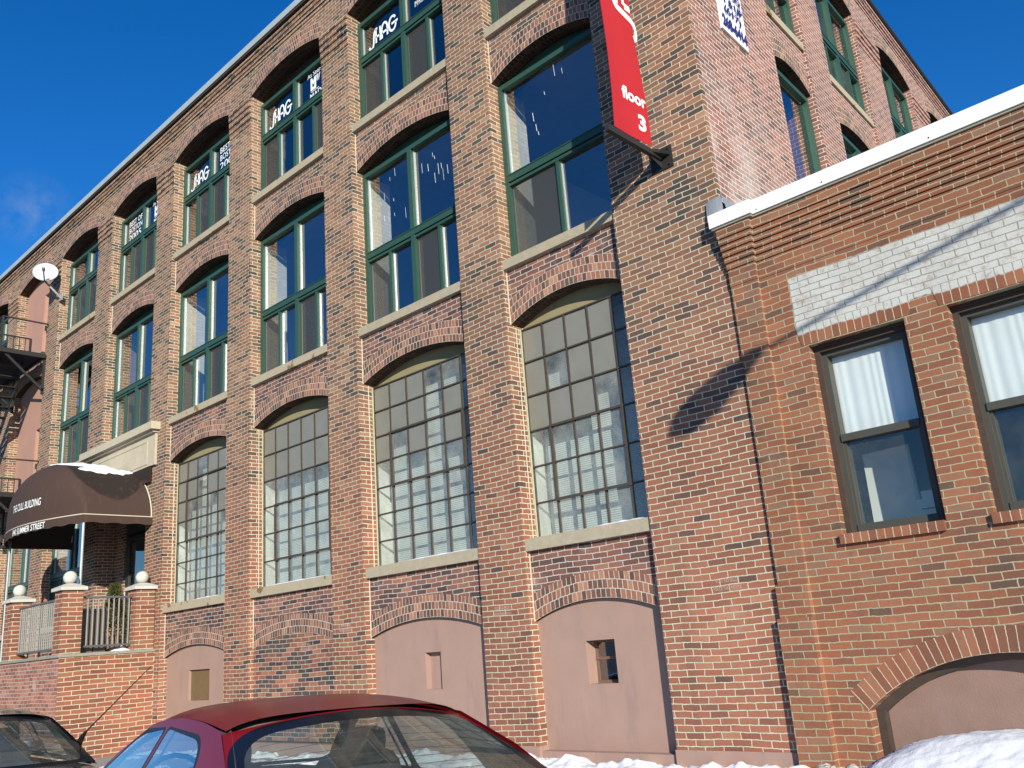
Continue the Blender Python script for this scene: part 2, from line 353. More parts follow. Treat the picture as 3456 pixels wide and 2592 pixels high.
def glass_mat(name, base=.12, tint=(.86, .90, .90), ior=1.55, rough=0.0, gtint=(1, 1, 1), dirt=0.0, tinted=False):
    m, n, l, p = newmat(name); out = n['Material Output']; n.remove(p)
    tr = n.new('ShaderNodeBsdfTransparent'); tr.inputs[0].default_value = (*tint, 1)
    gl = n.new('ShaderNodeBsdfGlossy'); gl.inputs['Roughness'].default_value = rough; gl.inputs[0].default_value = (*gtint, 1)
    lw = n.new('ShaderNodeLayerWeight'); lw.inputs[0].default_value = .5
    pos = n.new('ShaderNodeNewGeometry').outputs['Position']
    b = n.new('ShaderNodeBump'); b.inputs['Strength'].default_value = .05; b.inputs['Distance'].default_value = .02; l.new(noise_tex(n, l, 2.0, pos, 2), b.inputs['Height']); l.new(b.outputs[0], gl.inputs['Normal'])
    f = mathn(n, l, 'MULTIPLY_ADD', mathn(n, l, 'POWER', lw.outputs['Facing'], 4.0), 1.0-base, base, clamp=True)
    mx = n.new('ShaderNodeMixShader'); l.new(f, mx.inputs[0]); l.new(tr.outputs[0], mx.inputs[1]); l.new(gl.outputs[0], mx.inputs[2])
    res = mx.outputs[0]
    if dirt:
        df = n.new('ShaderNodeBsdfDiffuse'); df.inputs[0].default_value = (.40, .42, .39, 1)
        m2 = n.new('ShaderNodeMixShader'); l.new(mathn(n, l, 'MULTIPLY', sstep(n, l, noise_tex(n, l, 3, pos, 6, .7), .15, .85), dirt), m2.inputs[0]); l.new(res, m2.inputs[1]); l.new(df.outputs[0], m2.inputs[2]); res = m2.outputs[0]
    l.new(res, out.inputs[0]); return m
m_glass = glass_mat('window_glass', base=.28)
m_lowglass = glass_mat('low_building_glass', base=.09, tint=(.86, .90, .90), dirt=.10)
m_glassT = glass_mat('tinted_window_glass', base=.22, tint=(.50, .55, .60))
m_sashglass = glass_mat('old_sash_glass', base=.06, tint=(.82, .88, .87), dirt=.60)
m_frost = simple('frosted_sash_pane', (.205, .20, .17), .35, var=.16, vscale=4, bump=.06, bscale=40)
m_carglass = glass_mat('car_glass', base=.05, tint=(.86, .92, .88), ior=1.5, dirt=.16)
m_carglassS = glass_mat('car_side_glass', base=.22, tint=(.60, .68, .68), ior=1.6)
def screen_mat():
    m, n, l, p = newmat('insect_screen'); out = n['Material Output']; p.inputs['Base Color'].default_value = (.055, .057, .053, 1); p.inputs['Roughness'].default_value = .8
    tr = n.new('ShaderNodeBsdfTransparent'); mx = n.new('ShaderNodeMixShader'); mx.inputs[0].default_value = .62
    l.new(tr.outputs[0], mx.inputs[1]); l.new(p.outputs[0], mx.inputs[2]); l.new(mx.outputs[0], out.inputs[0]); return m
m_screen = screen_mat()
def paint_mat(name, col, rough=.35, flake=.2, coat=1.0):
    m, n, l, p = newmat(name); pos = n.new('ShaderNodeNewGeometry').outputs['Position']
    f = noise_tex(n, l, 3, pos, 5)
    l.new(mixc(n, l, f, tuple(c*.85 for c in col), tuple(c*1.15 for c in col)), p.inputs['Base Color'])
    p.inputs['Metallic'].default_value = flake; p.inputs['Roughness'].default_value = rough; p.inputs['Coat Weight'].default_value = coat; p.inputs['Specular IOR Level'].default_value = .12
    cr = mathn(n, l, 'MULTIPLY_ADD', noise_tex(n, l, 9, pos, 5, .7), .16, .02); l.new(cr, p.inputs['Coat Roughness'])
    return m
m_redcar = paint_mat('dark_red_car_paint', (.185, .006, .010), flake=.0, coat=.10)
m_blackcar = paint_mat('black_car_paint', (.012, .013, .022))
m_rubber = simple('black_rubber', (.014, .014, .015), .55, var=.2, vscale=20)
m_frit = simple('black_glass_border', (.008, .009, .012), .15, var=.1)
m_trim = simple('car_interior_trim', (.065, .062, .055), .85, var=.15)
m_trimlt = simple('pale_car_headliner', (.22, .22, .20), .9)
m_seat = simple('dark_car_seat', (.03, .032, .036), .9, var=.3, vscale=30)
m_chrome = simple('wheel_metal', (.5, .5, .52), .3, metal=.9)
m_tail = simple('red_tail_lens', (.45, .012, .012), .2)
m_plate = simple('plain_plate', (.7, .7, .68), .5)
m_asphalt = simple('wet_asphalt', (.075, .075, .078), .75, var=.3, vscale=2, bump=.4, bscale=50)
m_walk = simple('salted_pavement', (.32, .31, .29), .9, var=.2, vscale=2, bump=.3)
m_leaf = simple('evergreen_needles', (.075, .085, .020), .8, var=.5, vscale=20)
m_bark = simple('bark', (.10, .07, .05), .9)
m_pot = simple('brown_planter', (.16, .11, .08), .8)
m_bin = simple('brown_plastic_bin', (.13, .105, .09), .55, var=.15)
m_dish = simple('white_dish', (.52, .52, .53), .5, var=.05)
m_wood = simple('weathered_plywood', (.165, .105, .045), .85, var=.3, vscale=12, bump=.2)
m_brsash = simple('brown_sash_paint', (.17, .095, .07), .75, var=.2, vscale=10)
m_woodtrim = simple('brown_wood_trim', (.055, .037, .029), .75, var=.3, vscale=14, bump=.25)
m_bronze = simple('bronze_aluminium_frame', (.062, .060, .050), .5, var=.12)
m_door = simple('dark_bronze_door', (.03, .026, .024), .45)
m_lamp = simple('grey_lamp_metal', (.35, .36, .36), .5)
m_roof = simple('roof_gravel', (.25, .25, .25), .9, bump=.3)

# ---------------------------------------------------------------- facade helpers
FRONT = lambda u, d, z: (u, d, z)
AS = D2R(-3.0); CX = -4.238
SIDE = lambda s, d, z: (CX + s*math.sin(AS) - d*math.cos(AS), s*math.cos(AS) + d*math.sin(AS), z)
def arc(w2, rise):
    R = (w2*w2 + rise*rise)/(2*rise); return R
def arch_z(x, xc, w2, foot, rise):
    R = arc(w2, rise); zc = foot + rise - R
    return zc + math.sqrt(max(R*R - (x-xc)**2, 0))
def spandrel(mb, L, R, foot, rise, top, d, db, T=FRONT, m=0, msoff=None, N=26, flat=None):
    xc = (L+R)/2; w2 = (R-L)/2; msoff = m if msoff is None else msoff
    zf = (lambda x: arch_z(x, xc, w2, foot, rise)) if flat is None else (lambda x: flat)
    for i in range(N):
        a = L+(R-L)*i/N; b = L+(R-L)*(i+1)/N; za, zb = zf(a), zf(b)
        mb.face([T(a, d, za), T(b, d, zb), T(b, d, top), T(a, d, top)], m)
        mb.face([T(a, db, za), T(a, db, top), T(b, db, top), T(b, db, zb)], m)
        if flat is None:
            Rr = arc(w2, rise); ua, ub = Rr*math.asin((a-xc)/Rr), Rr*math.asin((b-xc)/Rr)
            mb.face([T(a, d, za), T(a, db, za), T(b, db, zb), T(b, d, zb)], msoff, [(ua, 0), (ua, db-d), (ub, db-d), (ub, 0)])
        else: mb.face([T(a, d, za), T(a, db, za), T(b, db, zb), T(b, d, zb)], m)
    mb.face([T(L, d, top), T(R, d, top), T(R, db, top), T(L, db, top)], m)
def ring(mb, L, R, foot, rise, th, d, T=FRONT, N=40, m=0, thick=.012, reach=0.0):
    xc = (L+R)/2; w2 = (R-L)/2; Rr = arc(w2, rise); zc = foot+rise-Rr; rad = [Rr, Rr+th]
    def P(t, r, dd):
        if reach:       # radial ends
            a = t*math.asin(w2/Rr); return T(xc+r*math.sin(a), dd, zc+r*math.cos(a)), (Rr*a*1.0, r-Rr)
        x = t*w2; return T(xc+x, dd, zc+math.sqrt(r*r-x*x)), (r*math.asin(x/r), r-Rr)
    for i in range(N):
        t0 = -1+2*i/N; t1 = -1+2*(i+1)/N
        q = [P(t0, rad[0], d), P(t1, rad[0], d), P(t1, rad[1], d), P(t0, rad[1], d)]
        mb.face([k[0] for k in q], m, [k[1] for k in q])
        for r in rad:
            q = [P(t0, r, d), P(t1, r, d), P(t1, r, d+thick), P(t0, r, d+thick)]
            mb.face([k[0] for k in q], m, [(k[1][0], k[1][1]+.01) for k in q])
    for t in (-1, 1):
        q = [P(t, rad[0], d), P(t, rad[1], d), P(t, rad[1], d+thick), P(t, rad[0], d+thick)]
        mb.face([k[0] for k in q], m, [k[1] for k in q])

def hole_panel(mb, L, R, z0, foot, rise, d, hole=None, hd=.19, T=FRONT, m=0, m_in=None, N=28, back=True):
    """flat infill panel under an arch with an optional rectangular recess"""
    xc = (L+R)/2; w2 = (R-L)/2
    xs = [L+(R-L)*i/N for i in range(N+1)]
    if hole: xs = sorted([x for x in xs if min(abs(x-hole[0]), abs(x-hole[1])) > 1e-3]+[hole[0], hole[1]])
    for a, b in zip(xs, xs[1:]):
        za, zb = (arch_z(a, xc, w2, foot, rise), arch_z(b, xc, w2, foot, rise)) if rise else (foot, foot)
        if hole and a >= hole[0]-1e-6 and b <= hole[1]+1e-6:
            mb.face([T(a, d, z0), T(b, d, z0), T(b, d, hole[2]), T(a, d, hole[2])], m)
            mb.face([T(a, d, hole[3]), T(b, d, hole[3]), T(b, d, zb), T(a, d, za)], m)
        else: mb.face([T(a, d, z0), T(b, d, z0), T(b, d, zb), T(a, d, za)], m)
    if hole:
        x0, x1, h0, h1 = hole; e = d+hd
        mb.face([T(x0, d, h0), T(x0, e, h0), T(x0, e, h1), T(x0, d, h1)], m)
        mb.face([T(x1, d, h0), T(x1, e, h0), T(x1, e, h1), T(x1, d, h1)], m)
        mb.face([T(x0, d, h0), T(x1, d, h0), T(x1, e, h0), T(x0, e, h0)], m)
        mb.face([T(x0, d, h1), T(x1, d, h1), T(x1, e, h1), T(x0, e, h1)], m)
        if back: mb.face([T(x0, e, h0), T(x1, e, h0), T(x1, e, h1), T(x0, e, h1)], m if m_in is None else m_in)

# lettering
def text_mesh(name, txt, T, u0, z0, w, h, d, mat, parent, bold=.012, align=None, shear=0.0):
    c = bpy.data.curves.new(name, 'FONT'); c.body = txt; c.size = 1; c.offset = bold; c.resolution_u = 3; c.shear = shear
    c.space_line = .8; c.align_x = align or 'LEFT'
    o = bpy.data.objects.new(name, c); COL.objects.link(o)
    dg = bpy.context.evaluated_depsgraph_get(); me = bpy.data.meshes.new_from_object(o.evaluated_get(dg))
    bpy.data.objects.remove(o); bpy.data.curves.remove(c)
    xs = [v.co.x for v in me.vertices]; ys = [v.co.y for v in me.vertices]
    ax, bx, ay, by = min(xs), max(xs), min(ys), max(ys)
    mb = MB()
    for p in me.polygons:
        mb.face([T(u0+(me.vertices[i].co.x-ax)/(bx-ax)*w, d, z0+(me.vertices[i].co.y-ay)/(by-ay)*h) for i in p.vertices])
    bpy.data.meshes.remove(me)
    return mb.build(name, mat, parent)
def smooth_path(pts, n=6):
    out = []
    for i in range(len(pts)-1):
        p0 = pts[max(i-1, 0)]; p1 = pts[i]; p2 = pts[i+1]; p3 = pts[min(i+2, len(pts)-1)]
        for k in range(n):
            t = k/n
            out.append(tuple(.5*((2*p1[j]) + (-p0[j]+p2[j])*t + (2*p0[j]-5*p1[j]+4*p2[j]-p3[j])*t*t + (-p0[j]+3*p1[j]-3*p2[j]+p3[j])*t**3) for j in (0, 1)))
    out.append(pts[-1]); return out
def ribbon(mb, pts, w, P):
    n = len(pts); L = []; Rr = []
    for i in range(n):
        a = pts[max(i-1, 0)]; b = pts[min(i+1, n-1)]; dx, dy = b[0]-a[0], b[1]-a[1]; k = math.hypot(dx, dy) or 1
        nx, ny = -dy/k*w/2, dx/k*w/2; L.append((pts[i][0]+nx, pts[i][1]+ny)); Rr.append((pts[i][0]-nx, pts[i][1]-ny))
    for i in range(n-1): mb.face([P(*L[i]), P(*L[i+1]), P(*Rr[i+1]), P(*Rr[i])])
# rounded monoline word SHAG, unit: letter height 1, width 2.65
SHAG = [([(-.02, .02), (.10, -.16), (.30, -.16), (.40, .05), (.44, .45), (.50, .85), (.66, 1.0), (.80, .98)], 1),
        ([(.66, .02), (.66, .98)], 0), ([(1.06, .0), (1.06, 1.0)], 0), ([(.66, .42), (1.06, .42)], 0),
        ([(1.22, 0), (1.22, .62), (1.30, .88), (1.48, 1.0), (1.66, .88), (1.74, .62), (1.74, 0)], 1), ([(1.22, .38), (1.74, .38)], 0),
        ([(2.50, .80), (2.36, .96), (2.16, .98), (1.98, .82), (1.90, .50), (1.98, .18), (2.16, .02), (2.38, .06), (2.50, .24), (2.54, .46)], 1), ([(2.14, .50), (2.72, .50)], 0)]
def shag(mb, P, w=.15):
    for pts, sm in SHAG: ribbon(mb, smooth_path(pts) if sm else pts, w, P)

# ---------------------------------------------------------------- MAIN BUILDING
BZ = -.12
main = thing('brick_factory', (-15, 0, BZ), 'long three storey red brick mill with arched green windows and rows of piers', 'building')
NB = 9
bays = []
for k in range(1, NB+1):
    L = -7.58-3.245*(k-1); R = -5.66 if k == 1 else L+2.435
    bays.append((L, R))
ZG, ZF2, ZF3 = 2.365, 6.17, 9.90      # sill undersides
SH = .135
G_F, G_R = 5.385, .22
F2_F, F2_R = 9.145, .225
F3_F, F3_R = 12.30, .215
B_F, B_R = 1.515, .195
DS, DG, DF = .095, .27, .22
DB = .62
TOPZ = 13.28
wall = MB()
pier_x = [(bays[0][1], CX)] + [(bays[k+1][1], bays[k][0]) for k in range(NB-1)] + [(bays[-1][0]-.81, bays[-1][0])]
for a, b in pier_x:
    if b == CX: wall.box(a, b-.06, 0, DB, .10, F3_F, 0); wall.box(b-.06, b, 0, .06, .10, F3_F, 0)
    else: wall.box(a, b, 0, DB, .10, F3_F, 0)
# top wall above third-storey arches
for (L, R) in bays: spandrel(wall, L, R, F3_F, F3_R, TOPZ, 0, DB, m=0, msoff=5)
for a, b in pier_x:
    if b == CX: wall.box(a, b-.06, 0, DB, F3_F, TOPZ, 0); wall.box(b-.06, b, 0, .06, F3_F, TOPZ, 0)
    else: wall.box(a, b, 0, DB, F3_F, TOPZ, 0)
for k, (L, R) in enumerate(bays, 1):
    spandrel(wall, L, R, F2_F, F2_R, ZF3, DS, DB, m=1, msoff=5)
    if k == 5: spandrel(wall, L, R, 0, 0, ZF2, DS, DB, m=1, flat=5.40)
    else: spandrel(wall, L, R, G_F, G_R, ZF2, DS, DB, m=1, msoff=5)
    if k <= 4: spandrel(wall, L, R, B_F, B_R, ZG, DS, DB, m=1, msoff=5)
    elif k == 5: wall.box(L, R, DS, DB, -.1, 1.70, 1)
    else: wall.box(L, R, DS, DB, -.1, ZG, 1)
# bricked-up basement arch
L, R = bays[2]; hole_panel(wall, L, R, .07, B_F, B_R, DS+.006, m=2)
# stucco base course
b = wall
for a, c in pier_x[:5]: b.box(a-.012, c+.012 if a > -5.7 else c+.012, -.014, .2, -.15, .10, 3)
for L, R in bays[:4]: b.box(L+.012, R-.012, .03, .3, -.15, .045, 3)
# caulk lines between piers and spandrels, jamb joints
for k, (L, R) in enumerate(bays, 1):
    for z0, z1 in ((F2_F, ZF3), (G_F, ZF2), (B_F, ZG)):
        if k >= 5 and z0 == B_F: continue
        if k == 5 and z0 == G_F: continue
        b.box(L+.001, L+.013, DS-.012, DS-.001, z0, z1, 4)
    if k <= 4: b.box(L, L+.004, .185, .197, ZG+.15, G_F-.02, 4)
# arches
def arch_obj(*a, **k):
    b = MB(); ring(b, *a, **k); b.build('brick_arch', m_ring, main)
for k, (L, R) in enumerate(bays, 1):
    arch_obj(L, R, F3_F, F3_R, .34, -.004)
    arch_obj(L, R, F2_F, F2_R, .345, DS-.004)
    if k != 5: arch_obj(L, R, G_F, G_R, .315, DS-.004)
    if k <= 4: arch_obj(L, R, B_F, B_R, .30, DS-.004)
# corbelled courses at pier tops and cornice
b = wall
for a, c in pier_x:
    for i in range(4): b.box(a-.002-.0*i, c+.002, -.012-.010*i, .02, 11.66+.135*i, 11.66+.135*i+.112, 0)
    b.box(a-.002, c+.002, -.045, .02, 11.66+.54, F3_F-.05, 0)
for i in range(4): b.box(bays[-1][0]-.9, CX+.012+.012*i, -.014-.016*i, .02, 12.90+.085*i, 12.90+.085*i+.062, 0)
wall.build('wall', [m_pier, m_span, m_infl, m_stucco, m_caulk, m_soffshade], main)
b = MB(); b.box(bays[-1][0]-.9, CX+.11, -.115, .25, 13.24, 13.285, 1); b.box(bays[-1][0]-.9, CX+.13, -.135, .27, 13.285, 13.43, 0)
b.build('roof_coping', [m_coping2, m_dkbrown], main)

def sill(k, L, R, z, T=FRONT, h=SH, d0=.028):
    b = MB(); n = 10
    for i in range(n):
        a = L+.003+(R-L-.006)*i/n; c = L+.003+(R-L-.006)*(i+1)/n
        b.box(a, c, d0, DB-.2, z, z+h, 0, T)
    return b.build('window_sill', m_stone if k in (1, 2) else m_sill, main)

def sash_window(parent, L, R, zb, zt, d, T, zr, foot, rise, single=False, screens=(), name='window', tymp=None, glass=None, flat_head=False):
    """green aluminium window: tall fixed light(s) over sliders, arched head board; d = frame face"""
    f = MB(); w = .075; e = d+.085
    f.box(L, L+w, d, e, zb, zt, 0, T); f.box(R-w, R, d, e, zb, zt, 0, T)
    f.box(L+w, R-w, d, e, zb, zb+.075, 0, T); f.box(L+w, R-w, d, e, zt-.075, zt, 0, T)
    f.box(L+w, R-w, d-.012, e, zr-.06, zr+.035, 0, T); f.box(L+w, R-w, d-.022, e, zr+.035, zr+.05, 0, T)
    f.box(L+w, R-w, d+.006, e, zr-.115, zr-.075, 0, T)
    xc = (L+R)/2; cells = [(L+w, R-w)] if single else [(L+w, xc-.045), (xc+.045, R-w)]
    if not single: f.box(xc-.045, xc+.045, d-.006, e, zb+.075, zt-.075, 0, T)
    lows = []
    for a, b in cells:
        mid = (a+b)/2; f.box(mid-.028, mid+.028, d+.012, e, zb+.075, zr-.115, 0, T)
        lows += [(a, mid-.028), (mid+.028, b)]
        f.box(a, a+.012, d+.052, e-.008, zr+.05, zt-.075, 1, T)
    for i, (a, b) in enumerate(lows):
        f.box(a, a+.010, d+.056 if i not in screens else d+.066, e-.008, zb+.075, zr-.115, 1, T)
    fo = f.build(name, [m_green, m_alu], parent)
    g = MB(); q = d+.075
    for a, b in cells: g.face([T(a, q, zr+.05), T(b, q, zr+.05), T(b, q, zt-.075), T(a, q, zt-.075)])
    for a, b in lows: g.face([T(a, q, zb+.075), T(b, q, zb+.075), T(b, q, zr-.115), T(a, q, zr-.115)])
    g.build('pane', glass or m_glass, fo)
    if screens:
        for i in screens:
            s = MB(); a, b = lows[i]; s.face([T(a, d+.05, zb+.075), T(b, d+.05, zb+.075), T(b, d+.05, zr-.115), T(a, d+.05, zr-.115)])
            s.build('screen', m_screen, fo)
    if tymp is not None:
        t = MB(); N = 20; w2 = (R-L)/2
        for i in range(N):
            a = L+(R-L)*i/N; b = L+(R-L)*(i+1)/N; t.face([T(a, d+.13, zt-.02), T(b, d+.13, zt-.02), T(b, d+.13, arch_z(b, xc, w2, foot, rise)+.03), T(a, d+.13, arch_z(a, xc, w2, foot, rise)+.03)])
        t.build('head_board', tymp, fo)
    return fo, cells, lows

F2scr = {1: (0,), 2: (0, 2), 3: (0, 2), 4: (0, 2), 5: (1, 2), 6: (1, 2), 8: (0, 2), 9: (0, 2)}
F3scr = {1: (0,), 2: (0, 2), 3: (0, 3), 4: (1, 2), 5: (1, 2), 6: (1, 2), 8: (0, 2), 9: (0, 2)}
win3 = {}; win2 = {}
for k, (L, R) in enumerate(bays, 1):
    if k == 7: continue
    sill(k, L, R, ZF3); 
    if k != 5: sill(k, L, R, ZF2)
    win2[k] = sash_window(main, L+.004, R-.004, ZF2+SH, 9.125, DF, FRONT, 7.60, F2_F, F2_R, single=(k == 1), screens=F2scr[k], tymp=m_green)
    win3[k] = sash_window(main, L+.004, R-.004, ZF3+SH, 12.165, DF, FRONT, 11.37, F3_F, F3_R, single=(k == 1), screens=F3scr[k], tymp=m_dkbrown, glass=m_glassT)
    if k in (6, 8, 9):
        sill(k, L, R, ZG); sash_window(main, L+.004, R-.004, ZG+SH, 5.37, DF, FRONT, 3.72, G_F, G_R, screens=(0, 3), tymp=m_green)

# old paint drips on two of the big panes
def drips(fo, x0, x1, z0, z1, n):
    for i in range(n):
        x = random.uniform(x0, x1); z = random.uniform(z0, z1); h = random.uniform(.05, .22); b = MB(); w_ = random.uniform(.004, .008)
        b.face([(x, DF+.072, z), (x+w_, DF+.072, z+.01), (x+w_*1.2+.01, DF+.072, z-h), (x+.009, DF+.072, z-h*.9)]); b.build('paint_drip', m_lett, fo)
drips(win2[2][0], bays[1][0]+.35, bays[1][0]+1.0, 8.1, 9.0, 9); drips(win2[2][0], bays[1][0]+1.4, bays[1][0]+2.1, 8.2, 9.0, 9); drips(win2[1][0], bays[0][0]+.5, bays[0][0]+1.3, 8.0, 9.0, 6)

# steel factory sash on the ground floor
def steel_window(k, L, R, cols, rows, vent, frosted):
    zb, zt = ZG+SH, 5.345; f = MB(); d = DG; e = d+.045
    cw = (R-L)/cols; rh = (zt-zb)/rows
    for i in range(cols+1):
        x = L+cw*i; w = .0105 if 0 < i < cols else .022
        f.box(max(L, x-w), min(R, x+w), d+.006, e, zb, zt, 0)
    for j in range(rows+1):
        z = zb+rh*j; w = .009 if 0 < j < rows else .018
        f.box(L, R, d, e-.004, max(zb, z-w), min(zt, z+w), 0)
    c0, c1, r0, r1 = vent
    x0, x1, z0, z1 = L+cw*c0, L+cw*c1, zb+rh*r0, zb+rh*r1
    f.box(x0-.02, x1+.02, d-.018, d-.002, z0-.022, z0+.014, 0); f.box(x0-.02, x1+.02, d-.014, d-.002, z1-.012, z1+.016, 0)
    f.box(x0-.016, x0+.012, d-.014, d-.002, z0+.014, z1-.012, 0); f.box(x1-.012, x1+.016, d-.014, d-.002, z0+.014, z1-.012, 0)
    f.box(L, L+.022, d-.014, d-.002, zb, zt, 1)
    fo = f.build('window', [m_sash, m_yelpaint], main)
    g = MB()
    for i in range(cols):
        for j in range(rows):
            a, b, z0, z1 = L+cw*i, L+cw*(i+1), zb+rh*j, zb+rh*(j+1); q = d+.025
            t = (random.random()-.5)*.006; s = (random.random()-.5)*.006
            g.face([(a, q+t+s, z0), (b, q-t+s, z0), (b, q-t-s, z1), (a, q+t-s, z1)], 1 if (i, rows-1-j) in frosted else 0)
    g.build('pane', [m_sashglass, m_frost], fo)
    t = MB(); N = 20
    for i in range(N):
        a = L+(R-L)*i/N; b = L+(R-L)*(i+1)/N; xc = (L+R)/2; w2 = (R-L)/2
        t.face([(a, d+.06, zt-.02), (b, d+.06, zt-.02), (b, d+.06, arch_z(b, xc, w2, G_F, G_R)+.03), (a, d+.06, arch_z(a, xc, w2, G_F, G_R)+.03)])
    t.build('head_board', m_ochre, fo)
fr1 = {(i, j) for i in range(4) for j in range(3)}-{(1, 1), (3, 2)} | {(0, 0)}
fr2 = {(0, 0), (1, 0), (2, 0), (0, 1), (1, 1), (2, 1), (4, 1), (0, 2), (2, 2), (4, 2), (5, 2), (1, 2)}-{(1, 2)}
fr3 = {(i, j) for i in range(6) for j in range(2)}-{(5, 1)} | {(0, 2)}-{(0, 2)}
fr4 = {(i, j) for i in range(6) for j in range(2)}-{(2, 0), (2, 1)} | {(0, 2), (4, 2)}
for k, cols, rows, vent, fr in ((1, 5, 6, (1, 4, 1, 3), fr1), (2, 6, 7, (1, 5, 3, 5), fr2), (3, 6, 6, (1, 5, 1, 3), fr3), (4, 6, 7, (1, 5, 3, 6), fr4)):
    L, R = bays[k-1]; sill(k, L, R, ZG, h=.15); steel_window(k, L+.004, R-.004, cols, rows, vent, fr)

# basement panels
BD = .155
holes = {1: (-6.865, -6.44, .762, 1.243), 2: (-9.72, -9.396, .765, 1.248), 4: (-16.43, -15.66, .715, 1.256)}
for k in (1, 2, 4):
    L, R = bays[k-1]; b = MB(); hole_panel(b, L, R, .03, B_F, B_R, BD, hole=holes[k], hd=.19 if k == 1 else (.10 if k == 2 else .05), back=(k != 1), m_in=1 if k == 4 else 0)
    po = b.build('stucco_panel', [m_stucco, m_wood], main)
    if k == 1:
        x0, x1, z0, z1 = holes[1]; f = MB(); d = BD+.17
        f.box(x0, x0+.035, d, d+.03, z0, z1); f.box(x1-.035, x1, d, d+.03, z0, z1); f.box(x0, x1, d-.004, d+.03, z1-.03, z1); f.box(x0, x1, d-.004, d+.03, z0, z0+.03)
        f.box(x0, x1, d-.008, d+.03, (z0+z1)/2+.02, (z0+z1)/2+.05)
        fo = f.build('small_window', m_brsash, main)
        g = MB(); g.box(x0, x1, d+.012, d+.02, z0, z1); g.build('pane', m_glassT, fo)
        g = MB(); g.box(x0-.05, x1+.05, d+.3, d+.32, z0-.05, z1+.05); g.build('dark_room', m_dark, main)
# blocked openings by the fire escape
L, R = bays[6]
for zb, foot, rise, d, top in ((ZF3-.1, F3_F, F3_R, .25, 0), (ZF2-.35, F2_F, F2_R, .26, 0)):
    b = MB(); hole_panel(b, L, R, zb, foot, rise, d, hole=(R-.95, R-.12, zb+.02, zb+2.05), hd=.06); po = b.build('pink_panel', m_pink, main)
    f = MB(); f.box(R-1.02, R-.95, d-.03, d-.002, zb, zb+2.12); f.box(R-.12, R-.05, d-.03, d-.002, zb, zb+2.12); f.box(R-.95, R-.12, d-.03, d-.002, zb+2.05, zb+2.12)
    fo = f.build('door', m_pink, main)
    h = MB(); h.box(R-.86, R-.83, d-.02, d+.05, zb+.95, zb+1.1); h.build('handle', m_blk, fo)
sash_window(main, L+.004, R-.004, ZG+SH, 5.37, DF, FRONT, 3.72, G_F, G_R, screens=(0, 3), tymp=m_green); sill(7, L, R, ZG)
L5, R5 = bays[4]
# entrance recess, door, lintel stone
b = MB()
b.box(L5-.02, R5+.02, DB, 1.7, 5.40, 5.42); b.box(L5-.02, R5+.02, DB, 1.7, 1.66, 1.68)
b.box(L5, -20.05, .42, .60, 1.68, 5.40, 1); b.box(-20.05, R5, .46, .60, 4.25, 5.40, 0); b.box(-20.05, -19.95, .46, .60, 1.68, 4.25, 0); b.box(-18.72, R5, .46, .60, 1.68, 4.25, 0)
b.build('entrance_recess', [m_dark, m_pier], main)
f = MB(); dx0, dx1 = -19.95, -18.72
for a, c in ((dx0, dx0+.14), (dx1-.09, dx1)): f.box(a, c, .42, .48, 1.7, 4.2)
f.box(dx0+.14, dx1-.09, .42, .48, 4.08, 4.2); f.box(dx0+.14, dx1-.09, .42, .48, 1.7, 1.95)
fo = f.build('entrance_door', m_door, main)
g = MB(); g.face([(dx0+.1, .45, 1.8), (dx1-.05, .45, 1.8), (dx1-.05, .45, 4.15), (dx0+.1, .45, 4.15)]); g.build('pane', m_glassT, fo)
g = MB(); g.tube([(-19.88, .39, 2.5), (-19.88, .39, 3.0)], .015, 8); g.build('handle', m_alu, fo)
b = MB()
b.box(-20.93, -17.72, -.05, DS, 5.40, 6.13, 0); 
b.box(-20.62, -18.05, -.062, -.05, 5.94, 5.97, 0); b.box(-20.62, -18.05, -.062, -.05, 5.46, 5.49, 0)
b.box(-20.62, -20.58, -.062, -.05, 5.49, 5.94, 0); b.box(-18.09, -18.05, -.062, -.05, 5.49, 5.94, 0)
b.box(-21.30, -17.60, -.20, DS, 6.13, 6.29, 0); b.box(-21.2, -17.68, -.12, DS, 6.08, 6.13, 0)
m_lint = simple('pale_lintel_stone', (.46, .40, .30), .85, var=.14, vscale=7, bump=.35, bscale=60); peel(m_lint, (.28, .24, .20), .66, .72, 9)
b.build('entrance_lintel', m_lint, main)

# interiors: floor slabs, back wall, partitions, white reveals behind the glass
b = MB()
X0 = bays[-1][0]-.8
DEP = 6.5
for z0, z1 in ((1.70, 2.0), (5.72, 6.02), (9.45, 9.75), (13.0, 13.2)):
    b.box(X0, CX-.6, DB+.001, DEP, z0, z1, 0 if z0 < 13 else 1)
    b.face([(X0, DB+.002, z0-.004), (CX-.6, DB+.002, z0-.004), (CX-.6, DEP, z0-.004), (X0, DEP, z0-.004)], 1)
b.box(X0, CX-.6, DEP, DEP+.2, 1.5, 13.2, 2)
b.box(X0, X0+.02, DB, DEP, 1.5, 13.2, 2)
for px in (-9.2, -17.2, -23.8): b.box(px, px+.12, 1.6, DEP, 2.0, 13.0, 3)
b.build('interior', [m_floor, m_ceil, m_dark, m_white], main)
for k, (L, R) in enumerate(bays, 1):
    for z0, z1, mm in ((ZG+SH, G_F, 0), (ZF2+SH, F2_F, 1 if k < 5 else 2), (ZF3+SH, F3_F, 2)):
        if k in (5,) and mm == 0: continue
        if k == 7: continue
        y0 = DG+.05 if mm == 0 else DF+.09; y1 = .59 if mm == 0 else .80
        for q in (L, R): b = MB(); b.box(q-(.015 if q == L else .006), q+(.006 if q == L else .015), y0, y1, z0, z1); b.build('window_reveal', [m_white, m_whbrick, m_inbrick][mm], main)
